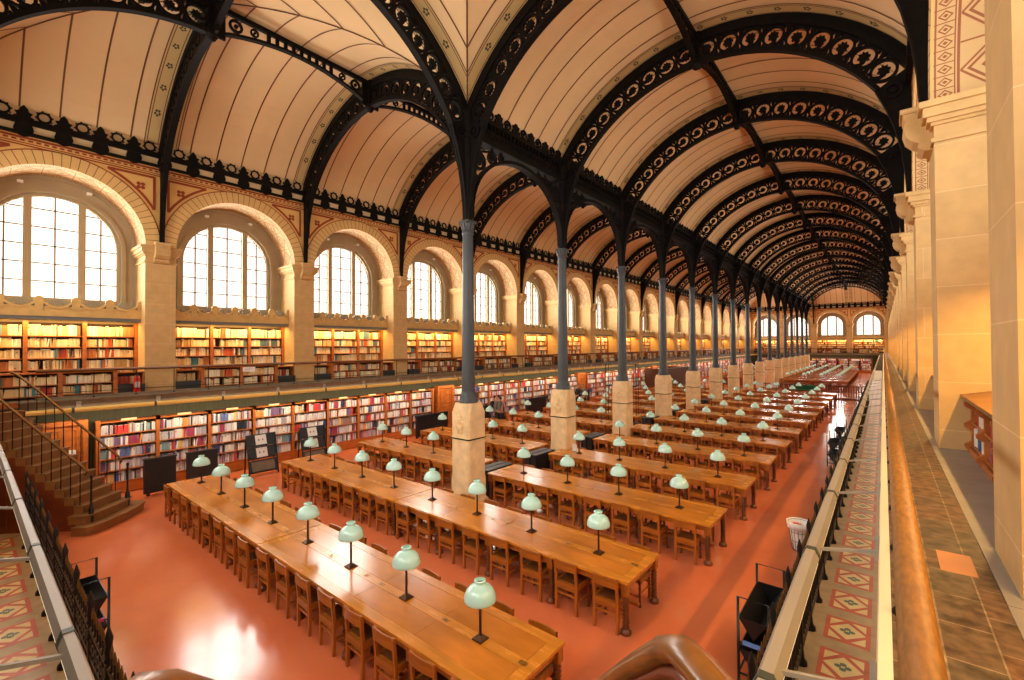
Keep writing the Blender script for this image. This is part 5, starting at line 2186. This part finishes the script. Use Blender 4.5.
# ------------------------------------------------------------------ far half: partition, counter, panels
MT['stairdark2'] = mat('dark brown turned wood', S(92, 42, 20), 0.5)
t = thing('wooden_partition', 'dark red-brown baluster partition across the middle of the hall', 'partition', (-8.0, 42.6, 0))
m = MB()
m.box(0, -0.05, 0, 6.8, 0.05, 0.12)
m.box(0, -0.06, 0.98, 6.8, 0.06, 1.05)
m.box(0, -0.04, 0.6, 6.8, 0.04, 0.66)
m.build('rails', 'stairdark2', t)
for i in range(44):
    b = MB()
    u = 0.08 + i * 0.154
    b.lathe([(0.03, 0.12), (0.045, 0.25), (0.025, 0.4), (0.035, 0.6), (0.03, 0.66), (0.045, 0.8), (0.03, 0.98)], u, 0, n=6, cap=False)
    b.build('baluster', 'stairdark2', t)
t = thing('service_counter', 'long counter with a dark green cloth top near the partition', 'counter', (-4.75, 40.6, 0))
m = MB()
m.box(-0.75, -0.4, 0, 0.75, 0.4, 0.78)
m.build('counter_body', 'redwood', t)
MT['greencloth'] = mat('dark green cloth', S(20, 92, 56), 0.8)
m = MB()
m.box(-0.8, -0.45, 0.78, 0.8, 0.45, 0.82)
m.box(-0.8, 0.1, 0.82, 0.8, 0.45, 1.12)
m.build('cloth_top', 'greencloth', t)
for i, x in enumerate((-7.6, -6.6)):
    t = thing('computer_monitor', 'white computer monitor by the partition, %s the row of columns' % ('next to', 'further from')[i], 'monitor', (x, 40.2, TH))
    m = MB()
    m.box(-0.1, -0.08, 0, 0.1, 0.08, 0.02)
    m.box(-0.02, -0.01, 0.02, 0.02, 0.02, 0.15)
    m.build('stand', 'greyprint', t)
    m = MB()
    m.box(-0.25, -0.02, 0.12, 0.25, 0.02, 0.46)
    m.build('screen', 'white', t)
# monitors stand on a small desk
t = thing('desk', 'small dark desk under two white monitors beside the partition', 'desk', (-7.1, 40.2, 0))
m = MB()
m.box(-0.9, -0.35, 0.74, 0.9, 0.35, TH)
m.build('desk_top', 'wood', t)
for sx in (-1, 1):
    for sy in (-1, 1):
        m = MB()
        m.box(sx * 0.84 - 0.03, sy * 0.3 - 0.03, 0, sx * 0.84 + 0.03, sy * 0.3 + 0.03, 0.74)
        m.build('leg', 'wood', t)
MT['stairdark'] = mat('dark brown panelling', S(84, 42, 20), 0.5)
t = thing('panelled_enclosure', 'dark brown panelled enclosure with a pale coping near the window wall', 'enclosure', (-14.9, 36.0, 0))
m = MB()
m.prism([(3.6, 0), (9.5, 0), (9.5, 2.1), (3.6, 2.1)], -0.05, 0.05, 'x')
m.build('side_panel', 'stairdark', t)
m = MB()
m.bar((0, 3.8, 2.12), (0, 9.5, 2.12), 0.14, 0.06)
m.build('coping', 'greyblue', t)
m = MB()
m.box(-2.0, 3.6, 0, 0, 3.7, 2.1)
m.box(-2.0, 9.45, 0, 0, 9.55, 2.1)
m.build('end_panel', 'stairdark', t)

# tall metal frame stand between the columns
t = thing('metal_display_frame', 'tall thin dark metal frame with shelves behind the third column', 'metal frame', (-10.1, 20.9, 0), 0.2)
m = MB()
for x in (-0.75, 0.75):
    for y in (-0.25, 0.25):
        m.box(x - 0.012, y - 0.012, 0, x + 0.012, y + 0.012, 3.3)
for z in (0.3, 2.2, 3.28):
    for y in (-0.25, 0.25):
        m.box(-0.75, y - 0.015, z, 0.75, y + 0.015, z + 0.03)
    for x in (-0.75, 0.75):
        m.box(x - 0.015, -0.25, z, x + 0.015, 0.25, z + 0.03)
m.build('frame', 'iron', t)
m = MB()
m.box(-0.75, -0.25, 2.23, 0.75, 0.25, 2.25)
m.box(-0.75, -0.25, 3.3, 0.75, 0.25, 3.32)
m.build('shelf', 'greyblue', t)

# white notice board hung on the gallery-side trough
t = thing('notice_board', 'white notice sheet hung between trough and gallery edge far along the aisle', 'notice', (0, 0, 0))
m = MB(M_RIGHT)
m.box(25.6, -0.88, 2.62, 25.63, -GE - 0.03, 3.05)
m.build('sheet', 'white', t)
m = MB(M_RIGHT)
m.bar((25.615, -0.9, 2.68), (25.615, -GE - 0.02, 2.68), 0.02, 0.02)
m.build('hanger', 'trough', t)

# ------------------------------------------------------------------ people reading at the far shelves


def skin_obj(name, verts, edges, rad, m, parent=None, root=0, sub=1):
    me = bpy.data.meshes.new(name)
    me.from_pydata(verts, edges, [])
    o = bpy.data.objects.new(name, me)
    COL.objects.link(o)
    sk = o.modifiers.new('Skin', 'SKIN')
    sk.use_smooth_shade = True
    if not me.skin_vertices:
        return o
    for i, d in enumerate(me.skin_vertices[0].data):
        r = rad[i]
        d.radius = r if isinstance(r, tuple) else (r, r)
        d.use_root = (i == root)
    ss = o.modifiers.new('Sub', 'SUBSURF')
    ss.levels = sub
    ss.render_levels = sub
    me.materials.append(MT[m])
    if parent:
        o.parent = parent
    return o


def person(loc, rz, label, h, top, legs, bag=None, lean=0.0, armpose=0):
    s = h / 1.75
    V, Eg, Rd = [], [], []

    def v(p, r, to=None):
        V.append((p[0] * s, p[1] * s, p[2] * s))
        Rd.append((r[0] * s, r[1] * s) if isinstance(r, tuple) else r * s)
        if to is not None:
            Eg.append((to, len(V) - 1))
        return len(V) - 1
    pel = v((0, 0, 0.95), (0.14, 0.10))
    wst = v((0, 0.005, 1.10), (0.125, 0.09), pel)
    che = v((0, 0.0 + lean, 1.30), (0.15, 0.10), wst)
    shl = v((0, -0.01 + lean, 1.43), (0.11, 0.075), che)
    nck = v((0, 0.0 + lean, 1.50), 0.05, shl)
    hd0 = v((0, 0.015 + lean, 1.57), 0.07, nck)
    hd1 = v((0, 0.02 + lean, 1.65), (0.078, 0.095), hd0)
    hd2 = v((0, 0.01 + lean, 1.73), (0.06, 0.075), hd1)
    v((0, 0.115 + lean, 1.625), 0.013, hd1)                   # nose
    for sx in (-1, 1):
        v((sx * 0.085, 0.0 + lean, 1.635), 0.014, hd1)        # ears
        sh_ = v((sx * 0.18, -0.01 + lean, 1.41), 0.052, shl)
        if armpose and sx > 0:
            el = v((sx * 0.23, 0.03 + lean, 1.14), 0.042, sh_)
            wr = v((sx * 0.13, 0.24 + lean, 1.16), 0.028, el)
            hd = Vector((-0.25, 0.9, 0.1))
        else:
            el = v((sx * 0.235, -0.02 + lean, 1.13), 0.042, sh_)
            wr = v((sx * 0.235, 0.05 + lean, 0.89), 0.028, el)
            hd = Vector((0, 0.2, -1))
        hd.normalize()
        w_ = Vector(V[wr]) / s
        pm = v(tuple(w_ + hd * 0.07), (0.036, 0.018), wr)
        side = Vector((0, 1, 0)) if abs(hd.z) > 0.5 else Vector((1, 0, 0))
        for k, L in enumerate((0.062, 0.072, 0.068, 0.052)):
            b0 = w_ + hd * 0.095 + side * (k - 1.5) * 0.019
            f1 = v(tuple(b0), 0.009, pm)
            f2 = v(tuple(b0 + hd * L * 0.55 + Vector((-sx * 0.006, 0, 0))), 0.0085, f1)
            v(tuple(b0 + hd * L + Vector((-sx * 0.02, 0, 0))), 0.007, f2)
        th = v(tuple(w_ + hd * 0.045 + side * 0.042), 0.010, pm)
        v(tuple(w_ + hd * 0.09 + side * 0.055 + Vector((-sx * 0.012, 0, 0))), 0.008, th)
        hip = v((sx * 0.09, 0, 0.88), (0.088, 0.09), pel)
        kn = v((sx * 0.10, 0.015 + (0.02 if sx > 0 else 0), 0.49), 0.058, hip)
        an = v((sx * 0.105, -0.02, 0.09), 0.038, kn)
        ft_ = v((sx * 0.115, 0.08, 0.035), (0.042, 0.033), an)
        v((sx * 0.12, 0.15, 0.03), (0.035, 0.026), ft_)
    o = skin_obj('person', V, Eg, Rd, 'skin')
    o.location = loc
    o.rotation_euler = (0, 0, rz)
    tag(o, label, 'person')

    def cloth(name, pts, m):
        vs, es, rs = [], [], []
        idx = {}
        for key, p, r, to in pts:
            idx[key] = len(vs)
            vs.append(tuple(c * s for c in p))
            rs.append(tuple(c * s for c in r) if isinstance(r, tuple) else r * s)
            if to:
                es.append((idx[to], idx[key]))
        return skin_obj(name, vs, es, rs, m, o)
    P = [('p', (0, 0, 0.93), (0.16, 0.125), None), ('w', (0, 0.005, 1.1), (0.15, 0.115), 'p'), ('c', (0, lean, 1.3), (0.172, 0.122), 'w'), ('s', (0, lean - 0.01, 1.43), (0.13, 0.095), 'c'), ('n', (0, lean, 1.485), 0.066, 's')]
    for sx in (-1, 1):
        n_ = 'lr'[sx > 0]
        P.append(('s' + n_, (sx * 0.185, -0.01 + lean, 1.405), 0.068, 's'))
        if armpose and sx > 0:
            P += [('e' + n_, (sx * 0.235, 0.03 + lean, 1.14), 0.056, 's' + n_), ('h' + n_, (sx * 0.15, 0.2 + lean, 1.16), 0.044, 'e' + n_)]
        else:
            P += [('e' + n_, (sx * 0.24, -0.02 + lean, 1.13), 0.056, 's' + n_), ('h' + n_, (sx * 0.237, 0.04 + lean, 0.92), 0.044, 'e' + n_)]
    cloth('jacket', P, top)
    P = [('p', (0, 0, 0.97), (0.15, 0.112), None)]
    for sx in (-1, 1):
        n_ = 'lr'[sx > 0]
        P += [('h' + n_, (sx * 0.092, 0, 0.86), (0.105, 0.105), 'p'), ('k' + n_, (sx * 0.10, 0.015, 0.49), 0.074, 'h' + n_), ('a' + n_, (sx * 0.105, -0.018, 0.10), 0.058, 'k' + n_)]
    cloth('trousers', P, legs)
    for sx in (-1, 1):
        cloth('shoe', [('a', (sx * 0.105, -0.04, 0.05), (0.046, 0.045), None), ('b', (sx * 0.115, 0.08, 0.042), (0.05, 0.04), 'a'), ('c', (sx * 0.12, 0.16, 0.034), (0.042, 0.03), 'b')], 'black')
    cloth('hair', [('a', (0, -0.03 + lean, 1.60), (0.075, 0.06), None), ('b', (0, -0.015 + lean, 1.68), (0.088, 0.085), 'a'), ('c', (0, 0.01 + lean, 1.745), (0.068, 0.075), 'b')], 'hair')
    # eyes and mouth
    m = MB()
    for sx in (-1, 1):
        m.lathe([(0.001, -0.008), (0.009, 0), (0.001, 0.008)], sx * 0.032 * s, (0.102 + lean) * s, n=6, z0=1.655 * s)
    m.build('eyes', 'black', o)
    m = MB()
    m.box(-0.024 * s, (0.094 + lean) * s, 1.585 * s, 0.024 * s, (0.104 + lean) * s, 1.592 * s)
    m.build('mouth', 'redline', o)
    return o


person((-15.35, 17.22, 0), 1.2, 'person in a dark jacket and blue jeans standing by the ground-floor bookshelves', 1.72, 'darkcloth', 'jean', armpose=1)
person((-15.0, 17.3, 0), 0.6, 'person in a pale pink top standing between two others by the bookshelves', 1.66, 'pinkcloth', 'darkcloth')
person((-14.85, 16.95, 0), 1.5, 'person in a long grey jacket standing at the window end of the tables', 1.80, 'greycloth', 'darkcloth', armpose=1)
person((-15.5, 25.6, 0), 2.6, 'distant person in dark clothes facing the bookshelves beyond the second column', 1.74, 'darkcloth', 'darkcloth')
person((-15.15, 25.75, 0), 3.4, 'distant person in a grey top and dark trousers beyond the second column', 1.68, 'greycloth', 'darkcloth', armpose=1)


# ------------------------------------------------------------------ light
def area(name, loc, rot, sx, sy, power, col):
    l = bpy.data.lights.new(name, 'AREA')
    l.shape = 'RECTANGLE'
    l.size, l.size_y = sx, sy
    l.energy = power
    l.color = col
    if name == 'window_daylight':
        l.spread = math.radians(150)
    o = bpy.data.objects.new(name, l)
    COL.objects.link(o)
    o.location = loc
    o.rotation_euler = rot
    return o


WARM = (1.0, 0.60, 0.20)
WARM_R = (1.0, 0.56, 0.15)
WARM2 = (1.0, 0.82, 0.56)
DAY = (1.0, 0.97, 0.90)
WP = 330
WPR = 125
for i, (a, b) in enumerate(spans(side_piers)):
    c, w = (a + b) / 2, b - a - 0.3
    area('valance_lamp', (XL - 0.64, c, 5.0), (0, math.radians(14), 0), 0.06, w, 85, WARM)
    area('valance_lamp', (XR + 0.64, c, 5.0), (0, math.radians(-14), 0), 0.06, w - 1.0, 150, WARM_R)
    area('window_daylight', (XL - 1.24, c, 7.1), (0, -PI / 2, 0), 2.9, 2.6, WP, DAY)
    area('window_daylight', (XR + 1.24, c, 7.1), (0, PI / 2, 0), 2.9, 2.6, WPR, DAY)
for i, (a, b) in enumerate(spans(end_piers)):
    c = (a + b) / 2
    area('valance_lamp', (c, YF + 0.64, 5.0), (math.radians(14), 0, 0), b - a - 0.3, 0.06, 90, WARM)
    area('window_daylight', (c, YN - 1.24, 7.1), (PI / 2, 0, 0), 2.6, 2.9, WP, DAY)
    area('window_daylight', (c, YF + 1.24, 7.1), (-PI / 2, 0, 0), 2.6, 2.9, WP, DAY)
L = YF - 3
nseg = 8
for k in range(nseg):
    y = 1.5 + L / nseg * (k + 0.5)
    area('trough_lamp', (XL + 0.97, y, 2.5), (0, math.radians(28), 0), 0.1, L / nseg, 150, WARM2)
    area('trough_lamp', (XR - 0.95, y, 2.5), (0, math.radians(-28), 0), 0.1, L / nseg, 70, WARM2)
area('trough_lamp', (XC, YN + 0.95, 2.5), (math.radians(-28), 0, 0), 13, 0.1, 90, WARM2)
area('trough_lamp', (XC, YF - 1.0, 2.5), (math.radians(28), 0, 0), 14, 0.1, 80, WARM2)

wd = bpy.data.worlds.new('daylight')
sc.world = wd
wd.use_nodes = True
wd.node_tree.nodes['Background'].inputs['Color'].default_value = (0.9, 0.95, 1.0, 1)
wd.node_tree.nodes['Background'].inputs['Strength'].default_value = 1.0

# ------------------------------------------------------------------ camera
F, YAW, PIT, ROL, CH = 451.44, math.radians(39.4304), math.radians(0.7735), math.radians(-0.2988), 4.2157
fw = Vector((-math.sin(YAW) * math.cos(PIT), math.cos(YAW) * math.cos(PIT), math.sin(PIT)))
r0 = Vector((math.cos(YAW), math.sin(YAW), 0))
u0 = r0.cross(fw)
r1 = r0 * math.cos(ROL) + u0 * math.sin(ROL)
u1 = r1.cross(fw)
cam = bpy.data.objects.new('camera', bpy.data.cameras.new('camera'))
COL.objects.link(cam)
cam.matrix_world = Matrix(((r1.x, u1.x, -fw.x, 0), (r1.y, u1.y, -fw.y, 0), (r1.z, u1.z, -fw.z, CH), (0, 0, 0, 1)))
cam.data.sensor_fit = 'HORIZONTAL'
cam.data.sensor_width = 36
cam.data.lens = F * 36 / 1024
cam.data.clip_start = 0.05
cam.data.clip_end = 300
sc.camera = cam

sc.view_settings.view_transform = 'Standard'
sc.view_settings.look = 'None'
sc.view_settings.gamma = 1.0
sc.view_settings.use_curve_mapping = False
sc.view_settings.exposure = -0.35
sc.cycles.use_denoising = True
sc.cycles.max_bounces = 8
sc.cycles.diffuse_bounces = 5
sc.cycles.glossy_bounces = 3
sc.cycles.transmission_bounces = 2
sc.cycles.sample_clamp_indirect = 8.0
sc.cycles.caustics_reflective = False
sc.cycles.caustics_refractive = False
